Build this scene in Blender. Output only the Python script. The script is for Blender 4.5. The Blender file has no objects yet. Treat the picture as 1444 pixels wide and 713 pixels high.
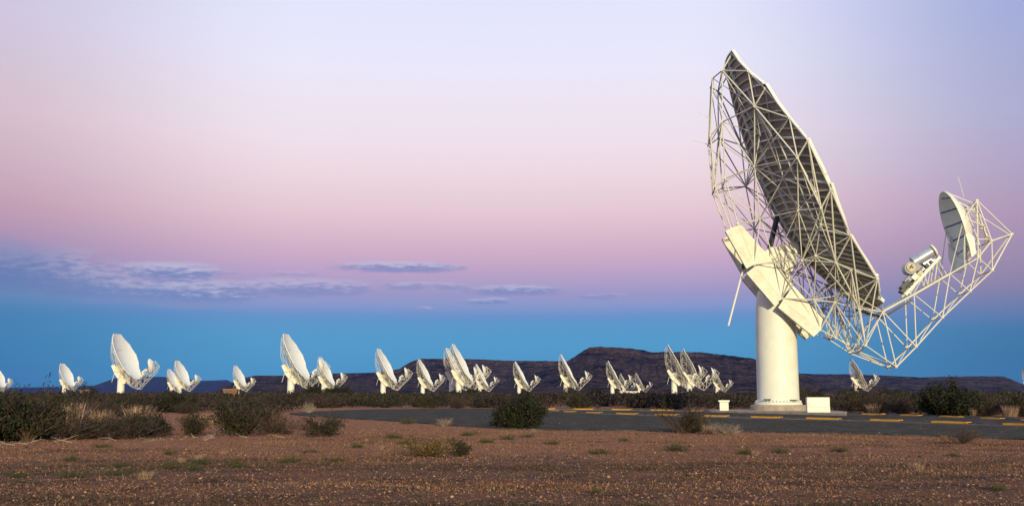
import bpy, bmesh, math, random
import numpy as np
from mathutils import Vector, Matrix, noise as mnoise

scene = bpy.context.scene
COL = scene.collection
R = math.radians


def lin(r, g, b):
    f = lambda c: c / 12.92 if c <= 0.04045 else ((c + 0.055) / 1.055) ** 2.4
    return (f(r / 255), f(g / 255), f(b / 255), 1.0)


# ------------------------------------------------------------------ camera
EYE = 1.08
cam_data = bpy.data.cameras.new('camera')
cam_data.sensor_width = 36.0
cam_data.lens = 37.4
cam_data.clip_start = 0.1
cam_data.clip_end = 60000
camera = bpy.data.objects.new('camera', cam_data)
camera.location = (0, 0, EYE)
camera.rotation_euler = (R(90 + 7.54), 0, 0)
COL.objects.link(camera)
scene.camera = camera

# ------------------------------------------------------------------ view / render settings
scene.view_settings.view_transform = 'Standard'
scene.view_settings.look = 'None'
scene.view_settings.exposure = 0.0
scene.view_settings.gamma = 1.0
scene.cycles.max_bounces = 5
scene.cycles.diffuse_bounces = 2
scene.cycles.transparent_max_bounces = 4

# ------------------------------------------------------------------ sun
SUN_AZ, SUN_EL = 168.0, 11.0            # azimuth measured clockwise from +Y
sun_dir = Vector((math.sin(R(SUN_AZ)) * math.cos(R(SUN_EL)), math.cos(R(SUN_AZ)) * math.cos(R(SUN_EL)), math.sin(R(SUN_EL))))
sl = bpy.data.lights.new('sun', 'SUN')
sl.energy = 4.0
sl.angle = R(1.0)
sl.color = (1.0, 0.88, 0.55)
sun = bpy.data.objects.new('sun', sl)
sun.rotation_euler = (-sun_dir).to_track_quat('-Z', 'Y').to_euler()
sun.location = (0, -50, 40)
COL.objects.link(sun)

# ------------------------------------------------------------------ world: low-sun sky + dusk colours (earth shadow and pink belt)
world = bpy.data.worlds.new('World')
scene.world = world
world.use_nodes = True
nt = world.node_tree
for n in list(nt.nodes):
    nt.nodes.remove(n)
NN, LL = nt.nodes, nt.links


def wmath(op, a, b=None, clamp=False):
    n = NN.new('ShaderNodeMath')
    n.operation = op
    n.use_clamp = clamp
    for i, v in enumerate((a, b)):
        if v is None:
            continue
        if isinstance(v, (int, float)):
            n.inputs[i].default_value = v
        else:
            LL.new(v, n.inputs[i])
    return n.outputs[0]


def wrange(v, a, b, c=0.0, d=1.0):
    n = NN.new('ShaderNodeMapRange')
    n.interpolation_type = 'SMOOTHSTEP'
    LL.new(v, n.inputs[0])
    for i, q in enumerate((a, b, c, d)):
        n.inputs[i + 1].default_value = q
    return n.outputs[0]


def wramp(v, stops):
    n = NN.new('ShaderNodeValToRGB')
    LL.new(v, n.inputs[0])
    cr = n.color_ramp
    cr.elements[0].position, cr.elements[0].color = stops[0][0], lin(*stops[0][1])
    cr.elements[1].position, cr.elements[1].color = stops[-1][0], lin(*stops[-1][1])
    for p, c in stops[1:-1]:
        e = cr.elements.new(p)
        e.color = lin(*c)
    return n.outputs[0]


def wmix(f, a, b):
    n = NN.new('ShaderNodeMixRGB')
    for i, v in enumerate((f, a, b)):
        if isinstance(v, tuple):
            n.inputs[i].default_value = v
        elif isinstance(v, float):
            n.inputs[i].default_value = v
        else:
            LL.new(v, n.inputs[i])
    return n.outputs[0]


tc = NN.new('ShaderNodeTexCoord')
sep = NN.new('ShaderNodeSeparateXYZ')
LL.new(tc.outputs['Generated'], sep.inputs[0])
el = wmath('MULTIPLY', wmath('ARCSINE', sep.outputs[2]), 180 / math.pi)      # elevation in degrees
az = wmath('MULTIPLY', wmath('ARCTAN2', sep.outputs[0], sep.outputs[1]), 180 / math.pi)
el01 = wmath('MULTIPLY', el, 1 / 40.0, True)
CENTRE = [(0, (64, 144, 196)), (1.3, (66, 148, 198)), (3.0, (74, 151, 201)), (3.95, (90, 145, 201)), (4.16, (100, 143, 200)), (4.54, (125, 146, 200)),
          (4.92, (140, 149, 200)), (5.3, (152, 147, 196)), (5.69, (164, 152, 196)), (6.45, (185, 158, 196)), (7.6, (207, 171, 197)), (9.7, (229, 198, 208)), (11.6, (236, 214, 222)),
          (13.5, (240, 224, 234)), (17.2, (234, 231, 248)), (20.5, (228, 229, 253)), (28, (196, 206, 240)), (40, (170, 188, 230))]
LEFT_SKY = [(0, (36, 112, 168)), (1.9, (42, 118, 172)), (3.9, (56, 122, 176)), (4.6, (80, 128, 178)), (5.4, (108, 128, 177)), (6.2, (134, 131, 176)), (7.0, (156, 136, 176)),
            (8.9, (188, 150, 175)), (11.2, (204, 172, 188)), (13.7, (213, 188, 200)), (18.4, (206, 197, 220)), (24, (188, 192, 226)), (40, (166, 184, 226))]
RIGHT_SKY = [(0, (36, 104, 156)), (1.9, (42, 109, 161)), (3.2, (58, 113, 165)), (4.0, (95, 118, 168)), (4.7, (116, 121, 166)), (5.3, (135, 125, 163)), (6.6, (152, 134, 168)),
             (8.8, (172, 147, 180)), (11.2, (174, 160, 194)), (13.7, (170, 170, 205)), (18.4, (161, 170, 215)), (24, (158, 172, 218)), (40, (154, 174, 220))]
rc, rl, rr_ = (wramp(el01, [(p / 40, c) for p, c in q]) for q in (CENTRE, LEFT_SKY, RIGHT_SKY))
skycol = wmix(wrange(az, -11.0, -28.5), rc, rl)
skycol = wmix(wrange(az, 9.0, 28.5), skycol, rr_)

# clouds: stretched noise inside soft ellipses of the low sky
comb = NN.new('ShaderNodeCombineXYZ')
LL.new(wmath('MULTIPLY', az, 0.32), comb.inputs[0])
LL.new(wmath('MULTIPLY', el, 1.25), comb.inputs[1])


def wnoise(offset, scale, detail):
    va = NN.new('ShaderNodeVectorMath')
    va.operation = 'ADD'
    LL.new(comb.outputs[0], va.inputs[0])
    va.inputs[1].default_value = offset
    n = NN.new('ShaderNodeTexNoise')
    n.inputs['Scale'].default_value = scale
    n.inputs['Detail'].default_value = detail
    n.inputs['Roughness'].default_value = 0.6
    LL.new(va.outputs[0], n.inputs['Vector'])
    return n.outputs['Fac']


CLOUDS = [  # az, el, half width, half height, strength
    (-26.0, 6.2, 5.5, 1.35, .95), (-17.8, 6.25, 3.1, .55, 1.0), (-16.6, 5.2, 4.2, .85, .85), (-21.5, 5.4, 3.8, .95, .7),
    (-11.2, 5.6, 4.5, .55, .7), (-6.0, 6.75, 3.9, .36, .95), (-4.8, 5.75, 3.2, .28, .55), (.2, 5.55, 3.0, .34, .8),
    (-1.3, 4.95, 1.6, .22, .75), (-4.7, 4.55, .55, .12, .8), (-12.0, 6.3, 2.2, .2, .4), (5.0, 5.2, 2.0, .2, .4)]


def cloud_field():
    """strength of the nearest cloud ellipse, and how high in it a direction lies (-1 under side .. 1 top)"""
    tot = up = wsum = None
    for a0, e0, ra, rb, st in CLOUDS:
        dx = wmath('MULTIPLY', wmath('SUBTRACT', az, a0), 1 / ra)
        dy = wmath('MULTIPLY', wmath('SUBTRACT', el, e0), 1 / rb)
        d2 = wmath('ADD', wmath('MULTIPLY', dx, dx), wmath('MULTIPLY', dy, dy))
        m = wmath('MULTIPLY', wrange(d2, 1.5, 0.0), st)
        u = wmath('MULTIPLY', m, dy)
        tot = m if tot is None else wmath('MAXIMUM', tot, m)
        wsum = m if wsum is None else wmath('ADD', wsum, m)
        up = u if up is None else wmath('ADD', up, u)
    return tot, wmath('DIVIDE', up, wmath('ADD', wsum, .05))


m0, up0 = cloud_field()
n0 = wnoise((3.1, 0.4, 0), 2.0, 9)
n1 = wnoise((7.7, 2.4, 0), 4.2, 9)
dens = wmath('MULTIPLY', m0, wrange(wmath('ADD', n0, wmath('MULTIPLY', m0, .34)), .50, .68))
top = wrange(wmath('ADD', up0, wmath('MULTIPLY', wmath('SUBTRACT', n1, .5), 2.6)), -.3, .6)
ccol = wmix(top, lin(98, 126, 184), lin(190, 188, 216))
ccol = wmix(wrange(wmath('ABSOLUTE', wmath('ADD', az, 26)), 6.0, 1.0, 0, .7), ccol, lin(78, 112, 168))
ccol = wmix(wrange(el, 5.0, 4.3, 0, .7), ccol, lin(160, 150, 196))
skycol = wmix(wmath('MULTIPLY', dens, .72), skycol, ccol)

nish = NN.new('ShaderNodeTexSky')
nish.sky_type = 'NISHITA'
nish.sun_disc = False
nish.sun_elevation = R(SUN_EL)
nish.sun_rotation = R(SUN_AZ)
bg1 = NN.new('ShaderNodeBackground')
bg1.inputs[1].default_value = 1.0
LL.new(skycol, bg1.inputs[0])
bg2 = NN.new('ShaderNodeBackground')
bg2.inputs[1].default_value = 0.004
LL.new(nish.outputs[0], bg2.inputs[0])
add = NN.new('ShaderNodeAddShader')
LL.new(bg1.outputs[0], add.inputs[0])
LL.new(bg2.outputs[0], add.inputs[1])
wo = NN.new('ShaderNodeOutputWorld')
LL.new(add.outputs[0], wo.inputs[0])


# ------------------------------------------------------------------ materials
def material(name, base, rough=.6, var=None, scale=6.0, metallic=0.0, attr=None, bump=0.0, bscale=40.0, var2=None, scale2=.8, coord='Object', detail=6):
    m = bpy.data.materials.new(name)
    m.use_nodes = True
    t = m.node_tree
    b = t.nodes['Principled BSDF']
    b.inputs['Roughness'].default_value = rough
    b.inputs['Metallic'].default_value = metallic
    if 'Specular IOR Level' in b.inputs:
        b.inputs['Specular IOR Level'].default_value = .3
    co = t.nodes.new('ShaderNodeTexCoord').outputs[coord]
    col = None
    if attr:
        a = t.nodes.new('ShaderNodeAttribute')
        a.attribute_name = attr
        col = a.outputs['Color']
    else:
        c = t.nodes.new('ShaderNodeRGB')
        c.outputs[0].default_value = (*base, 1)
        col = c.outputs[0]

    def blend(col, colour, sc, lo, hi):
        n = t.nodes.new('ShaderNodeTexNoise')
        n.inputs['Scale'].default_value = sc
        n.inputs['Detail'].default_value = detail
        n.inputs['Roughness'].default_value = .62
        t.links.new(co, n.inputs['Vector'])
        mr = t.nodes.new('ShaderNodeMapRange')
        mr.inputs[1].default_value, mr.inputs[2].default_value = lo, hi
        t.links.new(n.outputs['Fac'], mr.inputs[0])
        mx = t.nodes.new('ShaderNodeMixRGB')
        t.links.new(mr.outputs[0], mx.inputs[0])
        t.links.new(col, mx.inputs[1])
        mx.inputs[2].default_value = (*colour, 1)
        return mx.outputs[0]
    if var:
        col = blend(col, var, scale, .42, .72)
    if var2:
        col = blend(col, var2, scale2, .45, .7)
    t.links.new(col, b.inputs['Base Color'])
    if bump:
        n = t.nodes.new('ShaderNodeTexNoise')
        n.inputs['Scale'].default_value = bscale
        n.inputs['Detail'].default_value = 5
        t.links.new(co, n.inputs['Vector'])
        bp = t.nodes.new('ShaderNodeBump')
        bp.inputs['Strength'].default_value = bump
        bp.inputs['Distance'].default_value = .02
        t.links.new(n.outputs['Fac'], bp.inputs['Height'])
        t.links.new(bp.outputs[0], b.inputs['Normal'])
    return m


M = {}
M['white'] = material('cream_white_paint', (.80, .79, .66), .45, (.72, .70, .57), 1.3, var2=(.74, .70, .58), scale2=.35)
M['steel'] = material('cream_steel_tube', (.74, .72, .62), .5, (.58, .53, .42), 2.5)
M['panel'] = material('reflector_panel_white', (.78, .79, .70), .55, (.74, .73, .67), .7)
M['panelback'] = material('shaded_panel_back', (.31, .295, .245), .6, (.21, .195, .155), 1.6)  # shade between the ribs is put into this darker tone
M['rib'] = material('panel_rib_grey', (.66, .63, .52), .6, (.48, .44, .34), 2.0)
M['plate'] = material('counterweight_cream', (.80, .76, .62), .5, (.70, .645, .49), .9, var2=(.64, .59, .44), scale2=2.6)
M['concrete'] = material('pale_concrete', (.42, .345, .26), .85, (.27, .21, .155), 3.5, bump=.3)
M['silver'] = material('receiver_aluminium', (.46, .48, .53), .38, (.33, .35, .40), 3, metallic=.35)
M['grey'] = material('grey_enamel', (.30, .31, .33), .45, (.22, .22, .23), 3)
M['dark'] = material('dark_equipment', (.05, .05, .055), .5, (.1, .1, .1), 4)
M['gold'] = material('feed_window_tan', (.62, .5, .32), .5, (.4, .3, .18), 5)
M['subface'] = material('subreflector_face', (.56, .58, .57), .4, (.5, .52, .51), .8)
M['seam'] = material('blue_seam_tape', (.03, .05, .2), .5)
M['yellow'] = material('yellow_kerb_paint', (.86, .42, .008), .6, (.74, .34, .012), 5, var2=(.6, .29, .02), scale2=14)
M['black'] = material('black_kerb_paint', (.05, .05, .06), .6, (.13, .115, .11), 6)
M['kerb'] = material('kerb_concrete', (.22, .18, .16), .8, (.12, .1, .09), 5)
M['asphalt'] = material('old_asphalt', (.058, .051, .036), .95, (.14, .122, .09), 1.1, bump=.8, bscale=30, var2=(.022, .019, .018), scale2=5, coord='Object')
M['asphalt'].node_tree.nodes['Principled BSDF'].inputs['Specular IOR Level'].default_value = .05
M['bark'] = material('dry_twig', (.085, .056, .038), .8, (.04, .027, .018), 12)
M['barkpale'] = material('pale_dead_twig', (.34, .26, .19), .8, (.2, .15, .11), 10)
M['leaf'] = material('leaf', (1, 1, 1), .7, attr='tint')
M['stone'] = material('stone', (1, 1, 1), .85, attr='tint')
M['brick'] = material('brown_hut_wall', (.25, .11, .06), .8, (.15, .07, .04), 6)
M['roof'] = material('pale_roof_sheet', (.6, .58, .55), .5, (.45, .42, .4), 2)


# ------------------------------------------------------------------ object helpers
def link(o, parent=None):
    COL.objects.link(o)
    if parent is not None:
        o.parent = parent
    return o


def tag(o, label=None, cat=None, group=None, kind=None):
    for k, v in (('label', label), ('category', cat), ('group', group), ('kind', kind)):
        if v:
            o[k] = v
    return o


def empty(name, loc=(0, 0, 0), rz=0.0):
    o = bpy.data.objects.new(name, None)
    o.empty_display_size = .3
    o.location = loc
    o.rotation_euler = (0, 0, rz)
    return link(o)


class MB:
    """collects polygons of one mesh"""

    def __init__(self):
        self.v, self.f, self.mi = [], [], []

    def add(self, vs, fs, mi=0):
        k = len(self.v)
        self.v += [tuple(p) for p in vs]
        self.f += [tuple(i + k for i in f) for f in fs]
        self.mi += [mi] * len(fs)

    def box(self, x0, x1, y0, y1, z0, z1, mi=0):
        self.add([(x0, y0, z0), (x1, y0, z0), (x1, y1, z0), (x0, y1, z0), (x0, y0, z1), (x1, y0, z1), (x1, y1, z1), (x0, y1, z1)],
                 [(3, 2, 1, 0), (4, 5, 6, 7), (0, 1, 5, 4), (1, 2, 6, 5), (2, 3, 7, 6), (3, 0, 4, 7)], mi)

    def tube(self, a, b, r, n=6, mi=0, r2=None, cap=True):
        a, b = Vector(a), Vector(b)
        d = (b - a).normalized()
        q = d.to_track_quat('Z', 'Y')
        r2 = r if r2 is None else r2
        vs = []
        for p, rr in ((a, r), (b, r2)):
            for i in range(n):
                t = 2 * math.pi * i / n
                vs.append(p + q @ Vector((rr * math.cos(t), rr * math.sin(t), 0)))
        fs = [(i, (i + 1) % n, n + (i + 1) % n, n + i) for i in range(n)]
        if cap:
            fs += [tuple(range(n - 1, -1, -1)), tuple(range(n, 2 * n))]
        self.add(vs, fs, mi)

    def path(self, pts, w, d, up, mi=0):
        """box-section bar along pts (list of (point, normal)); w across, d deep against the normal"""
        k = len(pts)
        vs = []
        for i, (p, nrm) in enumerate(pts):
            t = (pts[min(i + 1, k - 1)][0] - pts[max(i - 1, 0)][0]).normalized()
            s = t.cross(nrm).normalized() * (w / 2)
            vs += [p - s, p + s, p + s - nrm * d, p - s - nrm * d]
        fs = []
        for i in range(k - 1):
            for j in range(4):
                fs.append((4 * i + j, 4 * i + (j + 1) % 4, 4 * i + 4 + (j + 1) % 4, 4 * i + 4 + j))
        fs += [(3, 2, 1, 0), (4 * k - 4, 4 * k - 3, 4 * k - 2, 4 * k - 1)]
        self.add(vs, fs, mi)

    def lathe(self, prof, n=40, mi=0, c=(0, 0)):
        vs, fs = [], []
        for r, z in prof:
            for i in range(n):
                t = 2 * math.pi * i / n
                vs.append((c[0] + r * math.cos(t), c[1] + r * math.sin(t), z))
        for k in range(len(prof) - 1):
            for i in range(n):
                fs.append((k * n + i, k * n + (i + 1) % n, (k + 1) * n + (i + 1) % n, (k + 1) * n + i))
        fs += [tuple(range(n - 1, -1, -1)), tuple((len(prof) - 1) * n + i for i in range(n))]
        self.add(vs, fs, mi)

    def prism(self, poly, w0, w1, mi=0):
        """polygon in the dish's own (u, z) plane, from lateral w0 to w1; w0/w1 number or per-corner list"""
        n = len(poly)
        a = w0 if isinstance(w0, (list, tuple)) else [w0] * n
        b = w1 if isinstance(w1, (list, tuple)) else [w1] * n
        vs = [(p[0], a[i], p[1]) for i, p in enumerate(poly)] + [(p[0], b[i], p[1]) for i, p in enumerate(poly)]
        fs = [tuple(range(n)), tuple(range(2 * n - 1, n - 1, -1))] + [(i, n + i, n + (i + 1) % n, (i + 1) % n) for i in range(n)]
        self.add(vs, fs, mi)

    def mesh(self, name, mats, smooth=None, fix=True):
        me = bpy.data.meshes.new(name)
        me.from_pydata(self.v, [], self.f)
        for m in mats:
            me.materials.append(m)
        me.polygons.foreach_set('material_index', self.mi)
        me.update()
        if fix:
            bm = bmesh.new()
            bm.from_mesh(me)
            bmesh.ops.recalc_face_normals(bm, faces=bm.faces)
            bm.to_mesh(me)
            bm.free()
        if smooth:
            me.shade_smooth()
            me.set_sharp_from_angle(angle=R(smooth))
        return me

    def build(self, name, mats, parent=None, smooth=None, fix=True):
        if not isinstance(mats, (list, tuple)):
            mats = [mats]
        return link(bpy.data.objects.new(name, self.mesh(name, mats, smooth, fix)), parent)


# ------------------------------------------------------------------ ground
rng = np.random.default_rng(7)


def ground_z(x, y):
    """gentle relief near the camera, flat far away; always a little below the asphalt"""
    r = math.hypot(x, y)
    a = 1.0 if r < 40 else max(0.0, 1 - (r - 40) / 60)
    p = Vector((x * .55, y * .55, 3.7))
    z = mnoise.noise(p) * .016 + mnoise.noise(p * 4.1) * .008 + mnoise.noise(p * 11) * .006
    return -.032 + a * z


mb = MB()
radii = [0] + [1.2 * (1.042 ** i) for i in range(113)] + [130 * 1.25 ** i for i in range(26)]
angs = []
t = -180.0
while t < 180:
    angs.append(t)
    t += .35 if -34 <= t < 34 else 4.0
na = len(angs)
gv = []
for r_ in radii:
    for a_ in angs:
        x, y = r_ * math.sin(R(a_)), r_ * math.cos(R(a_))
        gv.append((x, y, ground_z(x, y)))
gf = []
for i in range(len(radii) - 1):
    for j in range(na):
        k = (j + 1) % na
        gf.append((i * na + j, i * na + k, (i + 1) * na + k, (i + 1) * na + j)[::-1])
mb.add(gv, gf)


def ground_material():
    m = bpy.data.materials.new('red_gravel_veld')
    m.use_nodes = True
    t = m.node_tree
    b = t.nodes['Principled BSDF']
    b.inputs['Roughness'].default_value = .95
    b.inputs['Specular IOR Level'].default_value = .1
    co = t.nodes.new('ShaderNodeTexCoord').outputs['Object']

    def noise(sc, det=6, ro=.6):
        n = t.nodes.new('ShaderNodeTexNoise')
        n.inputs['Scale'].default_value, n.inputs['Detail'].default_value, n.inputs['Roughness'].default_value = sc, det, ro
        t.links.new(co, n.inputs['Vector'])
        return n.outputs['Fac']

    def ramp(v, stops):
        r = t.nodes.new('ShaderNodeValToRGB')
        e = r.color_ramp.elements
        e[0].position, e[0].color = stops[0][0], (*stops[0][1], 1)
        e[1].position, e[1].color = stops[-1][0], (*stops[-1][1], 1)
        for p, c in stops[1:-1]:
            e.new(p).color = (*c, 1)
        t.links.new(v, r.inputs[0])
        return r.outputs[0]

    def mix(f, a, c, mode='MIX'):
        x = t.nodes.new('ShaderNodeMixRGB')
        x.blend_type = mode
        for i, v in enumerate((f, a, c)):
            if isinstance(v, float):
                x.inputs[i].default_value = v
            else:
                t.links.new(v, x.inputs[i])
        return x.outputs[0]
    fine = ramp(noise(46, 8, .75), [(.35, (.045, .02, .013)), (.5, (.175, .070, .034)), (.62, (.32, .14, .066)), (.72, (.48, .30, .19))])
    grey = ramp(noise(38, 8, .75), [(.36, (.04, .025, .019)), (.52, (.145, .075, .045)), (.7, (.33, .19, .11))])
    patch = ramp(noise(.42, 5, .6), [(.42, (0, 0, 0)), (.6, (1, 1, 1))])
    c = mix(patch, fine, grey)
    rust = ramp(noise(1.3, 6, .65), [(.52, (0, 0, 0)), (.68, (.8, .8, .8))])
    ruddy = ramp(noise(60, 6, .7), [(.35, (.15, .055, .024)), (.65, (.34, .15, .07))])
    c = mix(rust, c, ruddy)
    dark = ramp(noise(.95, 7, .7), [(.5, (0, 0, 0)), (.62, (.85, .85, .85))])
    soil = ramp(noise(30, 6, .7), [(.38, (.018, .010, .007)), (.6, (.07, .035, .02))])
    c = mix(dark, c, soil)
    # a broad strip of redder, straw-strewn soil runs along the asphalt
    sp = t.nodes.new('ShaderNodeSeparateXYZ')
    t.links.new(co, sp.inputs[0])
    ad = t.nodes.new('ShaderNodeMath')
    ad.operation = 'MULTIPLY_ADD'
    t.links.new(noise(.30, 6, .65), ad.inputs[0])
    ad.inputs[1].default_value = 16.0
    t.links.new(sp.outputs[1], ad.inputs[2])
    mr = t.nodes.new('ShaderNodeMapRange')
    mr.inputs[1].default_value, mr.inputs[2].default_value = 24.0, 31.0
    mr.inputs[4].default_value = .9
    t.links.new(ad.outputs[0], mr.inputs[0])
    strip = ramp(noise(34, 7, .72), [(.35, (.10, .037, .019)), (.5, (.34, .135, .062)), (.66, (.54, .28, .145))])
    c = mix(mr.outputs[0], c, strip)
    t.links.new(c, b.inputs['Base Color'])
    bp = t.nodes.new('ShaderNodeBump')
    bp.inputs['Strength'].default_value = .9
    bp.inputs['Distance'].default_value = .02
    t.links.new(noise(70, 6, .7), bp.inputs['Height'])
    t.links.new(bp.outputs[0], b.inputs['Normal'])
    return m


M['ground'] = ground_material()
o = mb.build('ground', M['ground'], fix=False)
tag(o, kind='structure')


# asphalt apron, laid as a sheet with a thin edge
ASPH_NEAR = [(-12.0, 58.0), (-9.9, 53.3), (-7.9, 49.3), (-4.6, 43.5), (-2.0, 37.6), (-0.5, 34.8), (1.7, 33.1), (3.8, 32.5), (5.8, 31.8), (7.8, 31.2), (9.5, 30.1), (10.9, 28.6), (12.5, 26.3), (13.5, 23.4), (15, 18), (17, 10)]
ASPH_FAR = [(-12.7, 61.2), (-12.3, 68.8), (-10.2, 76.8), (-4.4, 80.6), (2.1, 82.6), (9, 79), (13.8, 75.1), (20.0, 66.5), (22.8, 56.3), (23.8, 47.6), (24.8, 38.5), (27, 25), (29, 10)]


def densify(pts, step=1.0, jit=.12, seed=1):
    rr = random.Random(seed)
    out = []
    for (x0, y0), (x1, y1) in zip(pts[:-1], pts[1:]):
        n = max(1, int(math.hypot(x1 - x0, y1 - y0) / step))
        for i in range(n):
            out.append((x0 + (x1 - x0) * i / n + rr.uniform(-jit, jit), y0 + (y1 - y0) * i / n + rr.uniform(-jit, jit)))
    return out + [pts[-1]]


poly = densify(ASPH_NEAR, .35, .09) + densify(ASPH_FAR, 1, .2, 2)[::-1]
bm = bmesh.new()
vs = [bm.verts.new((x, y, .004)) for x, y in poly]
f = bm.faces.new(vs)
if f.normal.z < 0:
    f.normal_flip()
ext = bmesh.ops.extrude_edge_only(bm, edges=bm.edges[:])
for v in [g for g in ext['geom'] if isinstance(g, bmesh.types.BMVert)]:
    v.co.z = -.09
bmesh.ops.triangulate(bm, faces=[f for f in bm.faces if len(f.verts) > 4])
me = bpy.data.meshes.new('road')
bm.to_mesh(me)
bm.free()
me.materials.append(M['asphalt'])
tag(link(bpy.data.objects.new('road', me)), kind='structure')

# kerbs: a concrete strip with yellow and black painted stones on it
KERB_NEAR = [(2.4, 66.0), (3.2, 62.5), (4.5, 59.0), (5.9, 56.0), (7.7, 53.0), (9.5, 50.1), (11.4, 47.1), (13.0, 44.6), (14.3, 42.3), (15.4, 39.9), (16.3, 37.9), (17.0, 36.2), (17.8, 33.4), (18.6, 30)]
KERB_FAR = [(.2, 75.5), (1.9, 74.6), (3.2, 73.8), (4.6, 72.9), (6.1, 71.8), (7.8, 70.3), (9.4, 68.5), (11.6, 66.0), (13.7, 63.5), (15.9, 60.6), (17.4, 57.2), (18.5, 54.4), (19.2, 51.6), (19.7, 48.6), (20.0, 45.3), (20.2, 42.4), (20.3, 38)]


def resample(pts, lens):
    """positions along a polyline at the running sum of lens"""
    seg = [math.hypot(b[0] - a[0], b[1] - a[1]) for a, b in zip(pts[:-1], pts[1:])]
    tot = sum(seg)

    def at(s):
        s = min(max(s, 0), tot - 1e-4)
        for (a, b), L in zip(zip(pts[:-1], pts[1:]), seg):
            if s <= L:
                k = s / L
                return Vector((a[0] + (b[0] - a[0]) * k, a[1] + (b[1] - a[1]) * k, 0))
            s -= L
    return at, tot


def kerb(pts, seed, first):
    at, tot = resample(pts, None)
    n = int(tot / .5)
    base = MB()
    P = [at(tot * i / n) for i in range(n + 1)]
    base.path([(p + Vector((0, 0, .045)), Vector((0, 0, 1))) for p in P], .34, .12, None)
    root = base.build('kerb', M['kerb'])
    tag(root, kind='structure')
    rr = random.Random(seed)
    s, k = 0.0, first
    while s < tot - .5:
        L = rr.uniform(1.55, 1.8) if k % 2 == 0 else rr.uniform(1.45, 1.75)
        e = min(s + L, tot)
        m = max(2, int((e - s) / .4))
        st = MB()
        hh = .045 + (.055 if k % 2 == 0 else .04)
        st.path([(at(s + .02 + (e - s - .04) * i / m) + Vector((0, 0, hh + rr.uniform(-.006, .006))), Vector((0, 0, 1))) for i in range(m + 1)], .22, hh - .042, None)
        st.build('kerb_stone', M['yellow'] if k % 2 == 0 else M['black'], root)
        s = e
        k += 1
    return root


kerb(KERB_NEAR, 3, 0)
kerb(KERB_FAR, 5, 1)

# ------------------------------------------------------------------ hills (real relief kilometres away)
def hills(name, prof, dist, depth, mat, seed, base_drop=2.0, ext=None, steps=26, cliff=.16, gul=1.8):
    """ridge heights (azimuth deg, tan elevation) carried down to the plain over `depth` metres, flat-topped behind"""
    n = int((prof[-1][0] - prof[0][0]) / .07)
    azs = np.linspace(prof[0][0], prof[-1][0], n + 1)
    hs = np.interp(azs, [p[0] for p in prof], [p[1] for p in prof])
    mb = MB()
    vs = []
    for i, (a, tn) in enumerate(zip(azs, hs)):
        s, c = math.sin(R(a)), math.cos(R(a))
        H = tn * dist + EYE
        H += (mnoise.noise(Vector((a * 3.1, seed, 0))) * .012 + mnoise.noise(Vector((a * 9.7, seed, 1))) * .008) * H
        for j in range(steps + 1):
            t = j / steps                        # 0 at the foot, 1 at the rim
            if t < 1 - .12:
                k = t / .88
                z = (H * (1 - cliff)) * (k ** 1.55)
                g = mnoise.noise(Vector((a * 1.1 + k * .6, k * 1.4, seed + 5))) * .6 + mnoise.noise(Vector((a * 3.3, k * 2.6, seed + 9))) * .4 + mnoise.noise(Vector((a * 8, k * 6, seed + 2))) * .22
                z *= 1 + gul * .2 * g * math.sin(math.pi * min(1, k * 1.02))
                dd = dist - depth * (1 - t) * (1 + .12 * mnoise.noise(Vector((a * .7, seed, 4))))
            else:
                k = (t - .88) / .12
                z = H * (1 - cliff) + H * cliff * k
                dd = dist - depth * .05 * (1 - k) + depth * .02 * mnoise.noise(Vector((a * 5, k * 2, seed)))
            vs.append((dd * s, dd * c, max(z, -base_drop) if j else -base_drop))
        vs.append(((dist + depth * .9) * s, (dist + depth * .9) * c, H * .97))
        vs.append(((dist + depth * 1.8) * s, (dist + depth * 1.8) * c, -base_drop))
    m = steps + 3
    fs = [(i * m + j, (i + 1) * m + j, (i + 1) * m + j + 1, i * m + j + 1) for i in range(n) for j in range(m - 1)]
    mb.add(vs, fs)
    o = mb.build(name, mat, fix=False, smooth=60)
    return tag(o, kind='structure')


def hill_material(name, a, b, c, sc):
    m = bpy.data.materials.new(name)
    m.use_nodes = True
    t = m.node_tree
    bs = t.nodes['Principled BSDF']
    bs.inputs['Roughness'].default_value = 1
    bs.inputs['Specular IOR Level'].default_value = 0
    co = t.nodes.new('ShaderNodeTexCoord').outputs['Object']
    mp = t.nodes.new('ShaderNodeMapping')
    mp.inputs['Scale'].default_value = (1, 1, 4.5)
    t.links.new(co, mp.inputs['Vector'])
    col = None
    for k, (s, lo, hi, cc) in enumerate([(sc, .42, .58, b), (sc * 3.6, .47, .66, c), (sc * 15, .47, .62, a)]):
        n = t.nodes.new('ShaderNodeTexNoise')
        n.inputs['Scale'].default_value, n.inputs['Detail'].default_value, n.inputs['Roughness'].default_value = s, 8, .65
        t.links.new(mp.outputs[0], n.inputs['Vector'])
        mr = t.nodes.new('ShaderNodeMapRange')
        mr.inputs[1].default_value, mr.inputs[2].default_value = lo, hi
        t.links.new(n.outputs['Fac'], mr.inputs[0])
        mx = t.nodes.new('ShaderNodeMixRGB')
        t.links.new(mr.outputs[0], mx.inputs[0])
        if col is None:
            mx.inputs[1].default_value = (*a, 1)
        else:
            t.links.new(col, mx.inputs[1])
        mx.inputs[2].default_value = (*cc, 1)
        col = mx.outputs[0]
    t.links.new(col, bs.inputs['Base Color'])
    return m


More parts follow.
